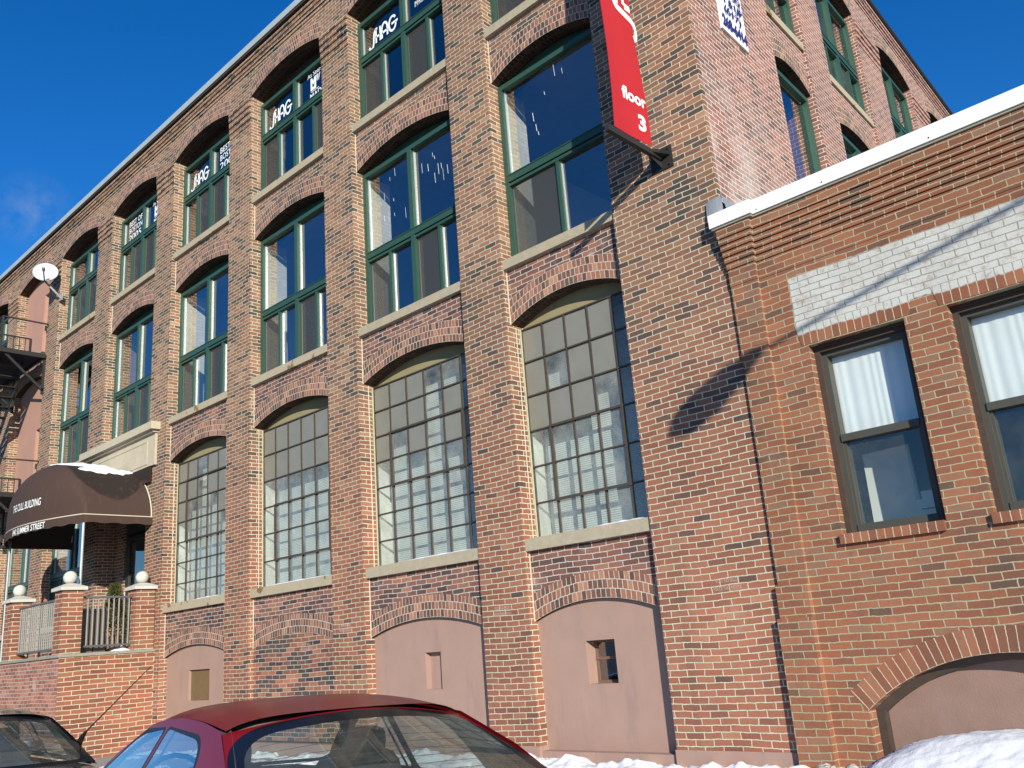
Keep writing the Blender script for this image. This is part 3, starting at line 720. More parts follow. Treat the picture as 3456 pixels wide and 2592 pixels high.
# shop lettering on the third-storey glass
Lz = DF+.070
def Ppane(cell, uo, zo, sc): return lambda a, c: (cell[0]+uo+a*sc, Lz, zo+c*sc)
for k in (2, 3, 4):
    fo, cells, lows = win3[k]; b = MB(); shag(b, Ppane(cells[0], .16, 11.58, .29)); b.build('shop_lettering', m_vinyl, fo)
fo, c, lw = win3[2]
text_mesh('shop_lettering', 'BEST OF', FRONT, c[1][0]+.22, 11.86, .72, .15, Lz, m_vinyl, fo, .012)
text_mesh('shop_lettering', 'IMPROPER BOSTONIAN', FRONT, c[1][0]+.22, 11.68, .78, .11, Lz, m_vinyl, fo, .0)
def mtv(fo, x, z, s):
    b = MB()
    P = lambda a, c: (x+a*s, Lz, z+c*s)
    b.face([P(0, 0), P(.18, 0), P(.18, .55), P(.3, .35), P(.42, .55), P(.42, .9), P(.3, .62), P(.18, .9), P(0, .9)])
    b.face([P(.42, 0), P(.60, 0), P(.60, .9), P(.42, .9)]); b.face([P(.18, 0), P(.42, 0), P(.42, .3), P(.3, .15), P(.18, .3)])
    ribbon(b, [(.62, .86), (.86, .86)], .09, P); ribbon(b, [(.73, .86), (.70, .45)], .09, P)
    ribbon(b, [(.80, .80), (.86, .42), (1.02, .92)], .08, P)
    ribbon(b, [(.02, -.09), (.9, -.09)], .05, P)
    b.build('shop_lettering', m_vinyl, fo)
fo, c, lw = win3[3]
text_mesh('shop_lettering', 'As Seen on', FRONT, c[1][0]+.30, 11.965, .62, .10, Lz, m_vinyl, fo, .0)
mtv(fo, c[1][0]+.40, 11.66, .30)
text_mesh('shop_lettering', 'MADE', FRONT, c[1][0]+.38, 11.47, .46, .13, Lz, m_vinyl, fo, .012)
fo, c, lw = win3[4]
text_mesh('shop_lettering', 'BEST OF', FRONT, c[1][0]+.24, 11.90, .74, .14, Lz, m_vinyl, fo, .006)
text_mesh('shop_lettering', 'BOSTON', FRONT, c[1][0]+.24, 11.72, .74, .14, Lz, m_vinyl, fo, .006)
text_mesh('shop_lettering', '2005', FRONT, c[1][0]+.24, 11.50, .66, .17, Lz, m_vinyl, fo, .006)
fo, c, lw = win3[5]
text_mesh('shop_lettering', 'BEST OF', FRONT, c[0][0]+.22, 11.90, .70, .14, Lz, m_vinyl, fo, .006)
text_mesh('shop_lettering', 'BOSTON', FRONT, c[0][0]+.22, 11.72, .70, .14, Lz, m_vinyl, fo, .006)
text_mesh('shop_lettering', '2005', FRONT, c[0][0]+.22, 11.50, .66, .17, Lz, m_vinyl, fo, .006)
text_mesh('shop_lettering', 'As Seen on', FRONT, c[1][0]+.30, 11.965, .62, .10, Lz, m_vinyl, fo, .0)
mtv(fo, c[1][0]+.40, 11.66, .30); text_mesh('shop_lettering', 'MADE', FRONT, c[1][0]+.38, 11.47, .46, .13, Lz, m_vinyl, fo, .012)
# stencilled notices
for x, z in ((-4.95, 1.715), (-8.17, 1.70), (-11.44, 1.71)):
    text_mesh('stencilled_notice', 'POST NO BILLS', FRONT, x+.02, z, .24, .034, -.003, m_stencil, main, .0)
    text_mesh('stencilled_notice', 'POLICE TAKE NOTICE', FRONT, x-.02, z-.075, .32, .034, -.003, m_stencil, main, .0)
text_mesh('stencilled_notice', 'POST NO BILLS', FRONT, -12.62, 1.50, .24, .034, DS+.001, m_stencil, main, .0)
text_mesh('stencilled_notice', 'POLICE TAKE NOTICE', FRONT, -12.67, 1.42, .32, .034, DS+.001, m_stencil, main, .0)

# side elevation (set back along the lower neighbour, slightly off square)
sb = [(2.61, 4.06), (5.08, 7.23), (8.55, 10.75), (11.95, 14.2), (15.4, 17.6)]
w = MB(); prev = 0.062
SEND = 21.0
for i, (a, c) in enumerate(sb+[(SEND, None)]):
    w.box(prev, a, 0, DB, 2.0, F3_F, 0, SIDE) if i else w.box(.062, a, 0, DB, .1, F3_F, 0, SIDE)
    w.box(prev, a, 0, DB, F3_F, TOPZ, 0, SIDE)
    if c is None: break
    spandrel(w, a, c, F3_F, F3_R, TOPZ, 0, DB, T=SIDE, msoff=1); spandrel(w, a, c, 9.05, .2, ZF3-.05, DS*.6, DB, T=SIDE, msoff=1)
    w.box(a, c, DS*.6, DB, 2.0, ZF2-.05, 0, SIDE)
    prev = c
for i, (a, c) in enumerate(sb):
    arch_obj(a, c, F3_F, F3_R, .34, -.004, T=SIDE); arch_obj(a, c, 9.05, .2, .34, DS*.6-.004, T=SIDE)
b = w; px = [(.0, 2.61)]+[(sb[i][1], sb[i+1][0]) for i in range(4)]
for a, c in px[1:]:
    for i in range(4): b.box(a-.002, c+.002, -.012-.010*i, .02, 11.66+.135*i, 11.66+.135*i+.112, 0, SIDE)
for i in range(4): b.box(.05, SEND, -.014-.016*i, .02, 12.90+.085*i, 12.90+.085*i+.062, 0, SIDE)
w.build('side_wall', [m_side, m_soffshade], main)
b = MB(); b.box(.16, SEND, -.085, .25, 13.245, 13.285, 1, SIDE); b.box(.16, SEND, -.095, .27, 13.285, 13.38, 0, SIDE); b.build('roof_coping', [m_blk, m_blk], main)
for i, (a, c) in enumerate(sb):
    for z, zt, zr, ft, ri, ty in ((ZF3-.05, 12.165, 10.95 if i else 10.9, F3_F, F3_R, m_dkbrown), (ZF2-.05, 9.03, 7.15, 9.05, .2, m_green)):
        s_ = MB(); s_.box(a+.003, c-.003, .02, DB-.2, z, z+SH, 0, SIDE); s_.build('window_sill', m_sill, main)
        sash_window(main, a+.004, c-.004, z+SH, zt, .11, SIDE, zr, ft, ri, single=(i == 0), screens=(0, 2) if i else (0,), tymp=ty)
# roof and far sides
b = MB(); q = [(X0-.1, .3), (CX-.34, .3), (CX-.34+math.tan(AS)*20.6, 20.9), (X0-.1, 20.9)]
for z in (13.0, 13.2): b.face([(x, y, z) for x, y in q])
for i in range(4): b.face([(*q[i], 13.0), (*q[(i+1) % 4], 13.0), (*q[(i+1) % 4], 13.2), (*q[i], 13.2)])
b.build('roof', m_roof, main)
b = MB(); b.box(X0-.2, CX-1.15, 20.9, 21.2, -.1, 13.2); b.box(X0-.5, X0-.2, 0, 21.2, -.1, 13.2); b.build('rear_wall', m_infl, main)
# lead flashing where the neighbour meets the pier
b = MB()
b.grid(lambda u, v: (-4.39+.20*u, -.02-.012*math.sin(u*3.1)-.03*v*(1-u), 5.83-.26*v+.02*u), 6, 4)
b.grid(lambda u, v: (-4.19+.05*math.sin(v*1.5), -.03+.42*u, 5.85-.27*v-.02*u), 4, 4)
b.build('lead_flashing', m_lead, main)

# ---------------------------------------------------------------- LOW BUILDING
low = thing('low_brick_building', (0, 0, BZ), 'single storey orange red brick building with white metal coping and white painted strip', 'building')
LW = .012; XL = -4.232; XP = -3.925; XR = 9.0
lwins = [(-3.53, -2.585), (-2.20, -1.25), (.15, 1.1), (1.5, 2.45)]
Z0, Z1 = 2.02, 3.905
w = MB()
w.box(XL, XP, -.04, .4, 1.62, 5.45, 0); w.box(XL-.02, XP, -.062, .4, 1.31, 1.62, 0); w.box(XL-.04, XP, -.088, .4, -.2, 1.31, 0)
xs = [XP]; 
for a, c in lwins: w.box(xs[-1], a, LW, .45, 1.2, 5.45, 0); w.box(a, c, LW, .45, 1.2, Z0, 0); w.box(a, c, LW, .45, Z1, 5.45, 0); xs.append(c)
w.box(xs[-1], XR, LW, .45, 1.2, 5.45, 0)
AL, AR, AF, AR_ = -3.575, -1.125, .463, .442
w.box(XP, AL, LW, .45, -.2, 1.2, 0); spandrel(w, AL, AR, AF, AR_, 1.2, LW, .45, m=0); w.box(AR, XR, LW, .45, -.2, 1.2, 0)
# projecting corbel courses under the coping
b = w
for i, z in enumerate((4.755, 4.952, 5.026, 5.096, 5.164, 5.236, 5.308)):
    p = .006+.010*i; z1 = (4.952, 5.026, 5.096, 5.164, 5.236, 5.308, 5.445)[i]-.009
    b.box(XL-p*.7, XP+p*.7, -.04-p, .0, z+.004, z1, 0); b.box(XP+p*.7, XR, LW-p, .1, z+.004, z1, 0)
w.build('wall', m_low, low)
b = MB(); b.box(XL-.08, XP+.085, -.125, .40, 5.425, 5.45, 1); b.box(XP+.085, XR, -.075, .40, 5.425, 5.45, 1)
b.box(XL-.095, XP+.10, -.145, .42, 5.45, 5.605, 0); b.box(XP+.10, XR, -.093, .42, 5.45, 5.605, 0)
for x in (-3.78, -3.05, -2.0, -.9, .2): b.box(x-.006, x+.006, -.097, -.09, 5.475, 5.487, 2)
b.build('coping', [m_coping, m_concdk, m_blk], low)
b = MB(); b.box(XL, XR, .42, 12, 5.2, 5.38); b.build('roof', m_roof, low)
b = MB(); b.box(XL+.5, XR, 1.5, 1.6, 1.2, 5.2, 0); b.box(XL+.1, XR, .46, 1.5, 1.3, 1.5, 0); b.build('interior', m_dark, low)
b = MB(); b.box(XR, XR+.3, 0, 12, -.2, 5.4); b.box(XL, XR, 12, 12.3, -.2, 5.4); b.build('far_wall', m_low, low)
# soldier lintels and rowlock sills
for a, c in lwins:
    b = MB()
    q = [(a-.06, Z1+.012), (c+.06, Z1+.012), (c+.10, Z1+.205), (a-.10, Z1+.205)]
    b.face([(x, LW-.004, z) for x, z in q], 0, [(x, z-Z1-.012+.005) for x, z in q])
    for z in (Z1+.012, Z1+.205): b.face([(a-.06, LW-.004, z), (c+.06, LW-.004, z), (c+.06, LW, z), (a-.06, LW, z)], 0, [(a, .1), (c, .1), (c, .1), (a, .1)])
    b.build('window_lintel', m_lowring, low); b = MB()
    x0, x1, y0, y1, z0, z1 = a-.01, c-.01, LW-.045, .2, Z0-.085, Z0+.006
    b.face([(x0, y0, z0), (x1, y0, z0), (x1, y0, z1), (x0, y0, z1)], 0, [(x0, .02), (x1, .02), (x1, .11), (x0, .11)])
    b.face([(x0, y0, z1), (x1, y0, z1), (x1, y1, z1), (x0, y1, z1)], 0, [(x0, .02), (x1, .02), (x1, .2), (x0, .2)])
    b.face([(x0, y0, z0), (x0, y1, z0), (x0, y1, z1), (x0, y0, z1)], 0, [(.03, .02), (.04, .02), (.04, .11), (.03, .11)])
    b.face([(x1, y0, z0), (x1, y1, z0), (x1, y1, z1), (x1, y0, z1)], 0, [(.03, .02), (.04, .02), (.04, .11), (.03, .11)])
    b.face([(x0, y0, z0), (x1, y0, z0), (x1, y1, z0), (x0, y1, z0)], 0, [(x0, .02), (x1, .02), (x1, .2), (x0, .2)])
    b.build('brick_sill', m_lowring, low)
b = MB(); ring(b, AL, AR, AF, AR_, .215, LW-.004, reach=1, N=44); b.build('basement_arch', m_lowring, low)
b = MB(); hole_panel(b, AL, AR, -.3, AF-.03, AR_, .27, m=0); b.build('arch_panel', m_stuccodk, low)
b = MB(); N = 26; xc = (AL+AR)/2; w2 = (AR-AL)/2; Rr = arc(w2, AR_); zc = AF+AR_-Rr
for i in range(N):
    t0, t1 = -1+2*i/N, -1+2*(i+1)/N; am = math.asin(w2/Rr)
    P = lambda t, r, y: (xc+r*math.sin(t*am), y, zc+r*math.cos(t*am))
    b.face([P(t0, Rr-.07, .21), P(t1, Rr-.07, .21), P(t1, Rr-.002, .16), P(t0, Rr-.002, .16)]); b.face([P(t0, Rr-.07, .21), P(t1, Rr-.07, .21), P(t1, Rr-.07, .27), P(t0, Rr-.07, .27)])
b.box(AL+.002, AL+.075, .17, .27, -.2, AF-.01); b.box(AR-.075, AR-.002, .17, .27, -.2, AF-.01)
b.build('arch_trim', m_woodtrim, low)
for i, (a, c) in enumerate(lwins):
    f = MB(); d = .15
    f.box(a, a+.055, d-.03, .3, Z0+.01, Z1, 0); f.box(c-.055, c, d-.03, .3, Z0+.01, Z1, 0); f.box(a+.055, c-.055, d-.03, .3, Z1-.07, Z1, 0)
    f.box(a+.0, c-.0, d-.05, d-.03, Z1-.03, Z1, 0)
    A, C = a+.055, c-.055; zm = 2.95
    f.box(A, A+.045, d+.02, .3, Z0+.01, Z1-.07, 1); f.box(C-.045, C, d+.02, .3, Z0+.01, Z1-.07, 1)
    f.box(A+.045, C-.045, d+.02, .3, Z1-.115, Z1-.07, 1); f.box(A+.045, C-.045, d+.01, .3, Z0+.01, Z0+.09, 1); f.box(A+.045, C-.045, d+.005, .3, zm-.035, zm+.035, 1)
    f.box(A+.045, A+.07, d+.04, .3, Z0+.09, zm-.035, 1); f.box(C-.07, C-.045, d+.04, .3, Z0+.09, zm-.035, 1)
    fo = f.build('window', [m_woodtrim, m_bronze], low)
    g = MB(); g.face([(A, d+.075, Z0+.05), (C, d+.075, Z0+.05), (C, d+.075, zm), (A, d+.075, zm)]); g.face([(A, d+.10, zm), (C, d+.10, zm), (C, d+.10, Z1-.1), (A, d+.10, Z1-.1)]); g.build('pane', m_lowglass, fo)
    # curtains hang inside
    if i < 2:
        t = MB(); x1 = C-.02 if i else C-.0
        t.grid(lambda u, v: (A+.01+(x1-A-.01)*u, .283+.0022*math.sin(u*23+3*math.sin(u*7)+.6*math.sin(v*3))+.0018*math.sin(u*61+2*math.sin(u*11)), 2.93+(Z1-2.93-.02)*v), 110, 6)
        tag(t.build('curtain', m_curtain, None, smooth=True), ('white pleated curtain behind the upper sash of the narrow window next to the main building', 'white pleated curtain in the low building window at the right edge of the picture')[i], 'curtain', 'white curtains in the low building')
# things seen through the lower sash of the near window
o = MB(); o.bar((-3.30, .62, 2.15), (-3.05, .75, 2.92), .012, .62, up=(1, 0, 0)); 
o = MB(); o.face([(-3.42, .55, 2.05), (-2.98, .66, 2.05), (-3.0, .68, 2.86), (-3.42, .57, 2.82)]); o.face([(-3.42, .57, 2.05), (-2.98, .68, 2.05), (-3.0, .70, 2.86), (-3.42, .59, 2.82)])
tag(o.build('poster_board', m_poster), 'pale grey poster board leaning inside the low building window', 'poster')
pr = thing('desk_printer', (-2.83, .75, 2.0), 'white office printer on the sill inside the low building window', 'printer')
o = MB(); o.box(-3.0, -2.66, .6, .9, 2.0, 2.30); o.box(-2.96, -2.70, .64, .9, 2.30, 2.38); o.build('body', m_white, pr)
o = MB(); o.box(-2.95, -2.78, .55, .6, 2.08, 2.10); o.box(-2.95, -2.78, .55, .57, 2.2, 2.21); o.build('paper_tray', m_dark, pr)
# blinds behind the steel sash
nm = ['pale mini blind behind the five column steel sash beside the wide corner pier', 'pale mini blind in the steel sash window second from the corner pier', 'pale mini blind in the steel sash window above the bricked up arch', 'pale mini blind in the steel sash window beside the entrance awning']
for k in range(4):
    L, R = bays[k]; o = MB(); o.box(L+.02, R-.02, .555, .565, ZG+SH, 5.30); tag(o.build('window_blind', m_blind), nm[k], 'blind', 'blinds in the ground floor windows')

# ---------------------------------------------------------------- PORCH
porch = thing('entrance_porch', (-20, -.9, BZ), 'raised brick entrance porch with stone ball finials on its piers', 'porch')
PX, PY, PZ = -17.54, -1.77, 1.655
w = MB(); PEND = -30.0
w.face([(PX, 0, BZ-.3), (PX, PY, BZ-.3), (PX, PY, PZ), (PX, 0, PZ)], 1); w.face([(PX, PY, BZ-.3), (PEND, PY, BZ-.3), (PEND, PY, PZ), (PX, PY, PZ)], 0)
w.face([(PX, 0, PZ), (PX, PY, PZ), (PEND, PY, PZ), (PEND, 0, PZ)], 0); w.build('wall', [m_porchF, m_porchS], porch)
b = MB(); b.box(PX-.3, PX+.03, PY-.03, 0, PZ+.002, PZ+.055); b.box(PEND, PX-.3, PY-.03, PY+.3, PZ+.002, PZ+.055); b.box(PEND, PX-.3, PY+.3, -.002, PZ+.002, PZ+.03); b.build('coping_slab', m_concdk, porch)
def porch_pier(x0, x1, y0, y1):
    b = MB(); b.box(x0, x1, y0, y1, PZ+.056, 2.85); po = b.build('pier', m_porchS, porch)
    c = MB(); cx, cy = (x0+x1)/2, (y0+y1)/2; hx, hy = (x1-x0)/2+.055, (y1-y0)/2+.055
    c.box(cx-hx, cx+hx, cy-hy, cy+hy, 2.85, 2.91)
    q = [(-1, -1), (1, -1), (1, 1), (-1, 1)]
    for i in range(4):
        a, d = q[i], q[(i+1) % 4]; c.face([(cx+a[0]*hx, cy+a[1]*hy, 2.911), (cx+d[0]*hx, cy+d[1]*hy, 2.911), (cx+d[0]*.07, cy+d[1]*.07, 2.985), (cx+a[0]*.07, cy+a[1]*.07, 2.985)])
    c.build('pier_cap', m_conc, po)
    s = MB(); s.lathe([(max(1e-4, .123*math.sin(math.pi*i/14)), 3.095-.123*math.cos(math.pi*i/14)) for i in range(15)], (cx, cy, 0), 24); s.build('ball_finial', m_conc, po, smooth=True)
porch_pier(PX-.37, PX, PY, PY+.37); porch_pier(PX-.37, PX, -.40, -.02); porch_pier(-20.55, -20.16, PY, PY+.37)
def railing(p0, p1, n, label, zt=2.725, zb=1.83):
    r = thing('porch_railing', ((p0[0]+p1[0])/2, (p0[1]+p1[1])/2, zb), label, 'railing', 'metal railings on the porch')
    p0 = Vector((*p0, 0)); p1 = Vector((*p1, 0)); b = MB(); z = Vector((0, 0, 1))
    b.bar(p0+z*zt, p1+z*zt, .05, .035); b.bar(p0+z*zb, p1+z*zb, .05, .035); b.build('rail', m_railtop, r)
    for i in range(n):
        b = MB(); p = p0.lerp(p1, (i+.5)/n); b.bar(p+z*(zb+.017), p+z*(zt-.017), .019); b.build('baluster', m_rail, r)
railing((PX-.17, -.41), (PX-.17, PY+.38), 10, 'short grey metal railing between the two ball topped piers nearest the wall')
railing((PX-.38, PY+.16), (-20.15, PY+.16), 22, 'long grey metal railing along the street front of the porch')
# bins and planter on the porch
for i, (x, y) in enumerate(((-18.05, -1.18), (-18.06, -.93))):
    t = thing('wheelie_bin', (x, y, PZ+.03), ('tall brown bin behind the short railing next to the outer pier', 'tall brown bin beside the potted evergreen')[i], 'bin', 'bins on the porch')
    b = MB(); b.box(x-.2, x+.2, y-.115, y+.115, PZ+.05, PZ+.82); b.build('body', m_bin, t); b = MB(); b.box(x-.21, x+.215, y-.121, y+.121, PZ+.822, PZ+.87); b.build('lid', m_bin, t)
pl = thing('potted_evergreen', (-18.0, -.62, PZ+.03), 'bushy evergreen shrub in a brown planter behind the short railing', 'plant')
b = MB(); b.lathe([(.001, .0), (.14, 0), (.18, .30), (.16, .30), (.15, .27), (.001, .27)], (-18.0, -.62, PZ+.05), 16); b.build('planter', m_pot, pl)
b = MB(); b.tube([(-18.0, -.62, PZ+.3), (-18.01, -.61, PZ+1.15)], [.02, .006], 6); b.build('stem', m_bark, pl)
b = MB()
for i in range(2600):
    h = random.random()**.8; r = .30*(1-h*.85)*math.sqrt(random.random())+.02; a = random.random()*6.283
    p = Vector((-18.0+r*math.cos(a), -.62+r*math.sin(a), PZ+.28+h*1.05)); d = Vector((math.cos(a)+random.gauss(0, .5), math.sin(a)+random.gauss(0, .5), .5+random.gauss(0, .5))).normalized()*.06; n_ = d.cross(Vector((random.gauss(0, 1), random.gauss(0, 1), random.gauss(0, 1)))).normalized()*.009
    b.face([p-n_, p+n_, p+d+n_*.4, p+d-n_*.4])
b.build('foliage', m_leaf, pl)

# ---------------------------------------------------------------- AWNING
aw = thing('barrel_awning', (-19.82, -.7, 2.0), 'brown canvas barrel awning with snow on top over the entrance', 'awning')
AX, AW2, AZ, AH, AY = -19.86, 2.05, 4.32, 1.31, -1.374
def prof(t):   # t 0..1 from right base over the crown to the left base
    a = math.pi*t; c, s = math.cos(a), math.sin(a)
    return AX+AW2*c, AZ+AH*abs(s)**1.04
b = MB()
def sag(t, v): return -.018*math.sin(math.pi*v)*math.sin(math.pi*t)
b.grid(lambda u, v: (prof(u)[0], AY*v-.01, prof(u)[1]+sag(u, v)), 60, 14)
def frontp(u, v):
    x, zt = prof(u); w_ = 1-v; k = (x-AX)/AW2
    z = AZ+(zt-AZ)*v
    return (x, AY-.01-.52*(1-k*k)*(1-v**4.0)**.8, z)
b.grid(frontp, 60, 14)
b.build('canopy', m_canvas, aw, smooth=True, weld=True)
b = MB()
def vfront(u):
    x = AX+AW2*(1-2*u); k = (x-AX)/AW2; return x, AY-.012-.52*(1-k*k)
b.grid(lambda u, v: (*vfront(u), AZ-.005-(.165+.012*math.sin(u*70))*v), 80, 2)
b.grid(lambda u, v: (AX+AW2, AY*u-.01, AZ-.005-(.15+.01*math.sin(u*20))*v), 20, 2); b.grid(lambda u, v: (AX-AW2, AY*u-.01, AZ-.005-.155*v), 20, 2)
b.build('valance', m_canvas, aw)
b = MB(); b.tube([(vfront(i/40)[0], vfront(i/40)[1]-.006, AZ) for i in range(41)], .012, 6); b.tube([(AX+AW2+.006, AY*i/8-.01, AZ) for i in range(9)], .012, 6)
b.tube([(prof(i/40)[0]+.006, -.03, prof(i/40)[1]+.006) for i in range(41)], .014, 6); b.build('piping', m_pipe, aw)
for x in (AX+AW2-.03, AX-AW2+.03):
    b = MB(); b.tube([(x, AY+.02, PZ+.03), (x, AY+.02, AZ-.02)], .026, 10); b.build('post', m_alu, aw)
b = MB(); b.box(-20.9, -17.85, -.075, -.052, 5.06, 5.395); b.build('wall_panel', m_canvas, aw)
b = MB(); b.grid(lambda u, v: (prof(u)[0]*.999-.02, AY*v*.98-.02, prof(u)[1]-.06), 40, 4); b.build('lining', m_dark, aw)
def awtext(txt, x0, x1, zb, h, onval):
    def Tt(u, d, z):
        k2 = 1-((u-AX)/AW2)**2; zt = AZ+AH*math.sqrt(max(.001, k2))**1.04; v = 0 if onval else min(1, max(0, (z-AZ)/(zt-AZ)))
        return (u, AY-.01-.52*k2*(1-v**4.0)**.8-d, z)
    text_mesh('lettering', txt, Tt, x0, zb, x1-x0, h, .014, m_lett, aw, .008)
awtext('THE CULL BUILDING', -20.12, -18.90, 4.645, .155, False)
awtext('840 SUMMER STREET', -20.02, -18.72, AZ-.155, .125, True)
# snow lying on the awning
b = MB()
def snowp(t0, t1, y0, y1, th):
    def fn(u, v):
        y = y0+(y1-y0)*u; e = math.sin(math.pi*min(1, u*1.0))**.5
        wob = .02*math.sin(u*17)+.012*math.sin(u*41)
        tt = t0+(t1-t0)*(.5+(v-.5)*e)+wob*e*.4
        x, z = prof(tt); h = th*(math.sin(math.pi*v)**.6)*e
        return (x+h*.2, y, z+h+.004)
    return fn
b.grid(snowp(.37, .60, -.02, AY-.02, .09), 40, 10); b.grid(snowp(.27, .345, -.05, -1.2, .05), 40, 8)
tag(b.build('snow_patch', m_snow, None, smooth=True), None, None, kind='stuff')

# ---------------------------------------------------------------- FIRE ESCAPE, DISH
fe = thing('fire_escape', (-26.5, -.6, 9.6), 'black iron fire escape balconies on the far end of the mill', 'fire escape')
FX1, FX0, FY = -24.45, -29.5, -1.16
for zp in (9.66, 5.85):
    b = MB(); b.box(FX0, FX1, FY, FY+.06, zp-.06, zp+.06); b.box(FX0, FX1, -.09, -.03, zp-.06, zp+.06); b.box(FX1-.06, FX1, FY+.06, -.09, zp-.06, zp+.06)
    for i in range(34): y = FY+.09+i*.030; b.box(FX0, FX1-.06, y, y+.016, zp-.01, zp+.02)
    b.build('platform', m_blk, fe)
    b = MB(); zr = zp+.92
    b.bar((FX1-.02, -.02, zr), (FX1-.02, FY+.02, zr), .035); b.bar((FX1-.02, FY+.02, zr), (FX0, FY+.02, zr), .035)
    b.bar((FX1-.02, -.43, zp+.41), (FX1-.02, FY+.02, zp+.41), .035); b.bar((FX1-.02, FY+.02, zp+.41), (FX0, FY+.02, zp+.41), .03)
    b.bar((FX1-.02, -.43, zp), (FX1-.02, -.43, zp+.41), .05); b.bar((FX1-.02, FY+.02, zp), (FX1-.02, FY+.02, zr), .045)
    for i in range(1, 30): b.bar((FX1-.02-i*.165, FY+.02, zp), (FX1-.02-i*.165, FY+.02, zr), .016)
    for i in range(1, 5): b.bar((FX1-.02, FY+.02+i*.145, zp), (FX1-.02, FY+.02+i*.145, zp+.41), .016)
    b.build('guard_rail', m_blk, fe)
    for x in (FX1-.1, -26.8, -29.2):
        b = MB(); b.bar((x, FY+.15, zp-.06), (x, -.02, zp-.95), .06); b.bar((x, -.03, zp-.06), (x, -.03, zp-1.05), .06); b.build('bracket', m_blk, fe)
b = MB()
for s in (-.28, .28): b.bar((-25.2, -.62+s, 9.6), (-28.6, -.62+s, 5.9), .03, .16)
for i in range(16): t = (i+.5)/16; b.box(-25.2-3.4*t-.11, -25.2-3.4*t+.11, -.88, -.36, 9.6-3.7*t-.01, 9.6-3.7*t+.01)
b.build('stair_flight', m_blk, fe)
sd = thing('satellite_dish', (-23.75, -.1, 11.15), 'round white satellite dish on an arm near the roof of the mill', 'satellite dish')
dc = Vector((-23.72, -.44, 11.76)); ax = Vector((.86, -.40, .32)).normalized(); sx_ = ax.cross(Vector((0, 0, 1))).normalized(); sy_ = sx_.cross(ax)
b = MB(); b.grid(lambda u, v: dc+(sx_*math.cos(2*math.pi*u)+sy_*math.sin(2*math.pi*u))*.31*max(v, 1e-3)+ax*(.09*v*v-.09), 36, 6); b.grid(lambda u, v: dc+(sx_*math.cos(2*math.pi*u)+sy_*math.sin(2*math.pi*u))*.31*max(v, 1e-3)+ax*(.09*v*v-.105), 36, 6)
b.build('reflector', m_dish, sd, smooth=True)
b = MB(); b.tube([dc-ax*.1, dc-ax*.2-Vector((0, 0, .15)), (-23.70, -.12, 11.20), (-23.70, -.02, 11.1)], .028, 8); b.build('mast', m_rail, sd)
b = MB(); b.tube([dc-sy_*.30, dc-sy_*.24+ax*.36], .016, 8); b.build('feed_arm', m_blk, sd)
b = MB(); b.tube([dc-sy_*.24+ax*.31, dc-sy_*.22+ax*.42], .04, 10); b.build('feed_horn', m_rail, sd)
b = MB(); b.box(-23.8, -23.6, -.03, -.0, 11.02, 11.22); b.build('wall_plate', m_rail, sd)

# ---------------------------------------------------------------- BANNER AND PHONE SIGN
bn = thing('banner_sign', (-4.878, -.5, 6.6), 'tall red cloth banner lettered floor 3 hung out from the corner pier', 'banner')
BX = -4.878
def cloth(y, z):
    w_ = (z-6.69)/4.5
    return BX+.020*math.sin(z*2.1+y*2)+.010*math.sin(y*7+z*1.3)
b = MB()
def bf(off):
    def fn(u, v):
        z = 6.70+4.35*v; y0 = -.906+.075*math.sin(math.pi*min(1, v*.62))*.95; y1 = -.217-.02*math.sin(math.pi*v*.7)
        y = y0+(y1-y0)*u; return (cloth(y, z)+off, y, z)
    return fn
b.grid(bf(0), 14, 50); b.grid(bf(-.004), 14, 50); b.build('cloth', m_red, bn, smooth=True)
for zp in (6.62, 11.12):
    b = MB(); b.box(BX-.028, BX+.028, -1.06, -.05, zp-.035, zp+.035); b.build('pole', m_blk, bn)
    b = MB(); b.box(BX-.15, BX+.15, -.016, -.001, zp-.15, zp+.13)
    for sgn in (-1, 1):
        b.face([(BX, -.30, zp+.03*sgn), (BX, -.016, zp+.03*sgn), (BX, -.016, zp+.13*sgn)]); b.face([(BX, -.30, zp), (BX, -.016, zp), (BX+.13*sgn, -.016, zp)])
    for dx in (-.11, .11):
        for dz in (-.11, .09): b.tube([(BX+dx, -.016, zp+dz), (BX+dx, -.032, zp+dz)], .012, 6)
    b.build('bracket_plate', m_blk, bn)
BT = lambda u, d, z: (cloth(u, z)+d, u, z)
text_mesh('lettering', 'floor', BT, -.685, 7.165, .445, .175, .004, m_lett, bn, .03)
text_mesh('lettering', '3', BT, -.43, 6.835, .135, .215, .004, m_lett, bn, .04)
b = MB(); shag(b, lambda a, c: BT(-.235-c*.36, .004, 8.18+a*.62), .15); b.build('lettering', m_lett, bn)
ps = thing('rental_sign', (CX, 1.2, 9.5), 'white vertical rental sign with blue phone number on the mill side wall', 'sign')
b = MB(); b.box(.853, 1.585, -.03, -.004, 8.53, 10.6, 0, SIDE); b.build('panel', m_lett, ps)
for t, z, h, u0, w_ in (('268-6414', 8.59, .185, .875, .69), ('(617)', 8.815, .145, .98, .48), ('FT & UP', 9.0, .125, .90, .64), ('1000 SQ', 9.16, .13, .91, .62), ('OFFICE', 9.32, .16, .91, .62), ('FOR RENT', 9.55, .2, .89, .66)):
    text_mesh('lettering', t, SIDE, u0, z, w_, h, -.045, m_blue, ps, .045)

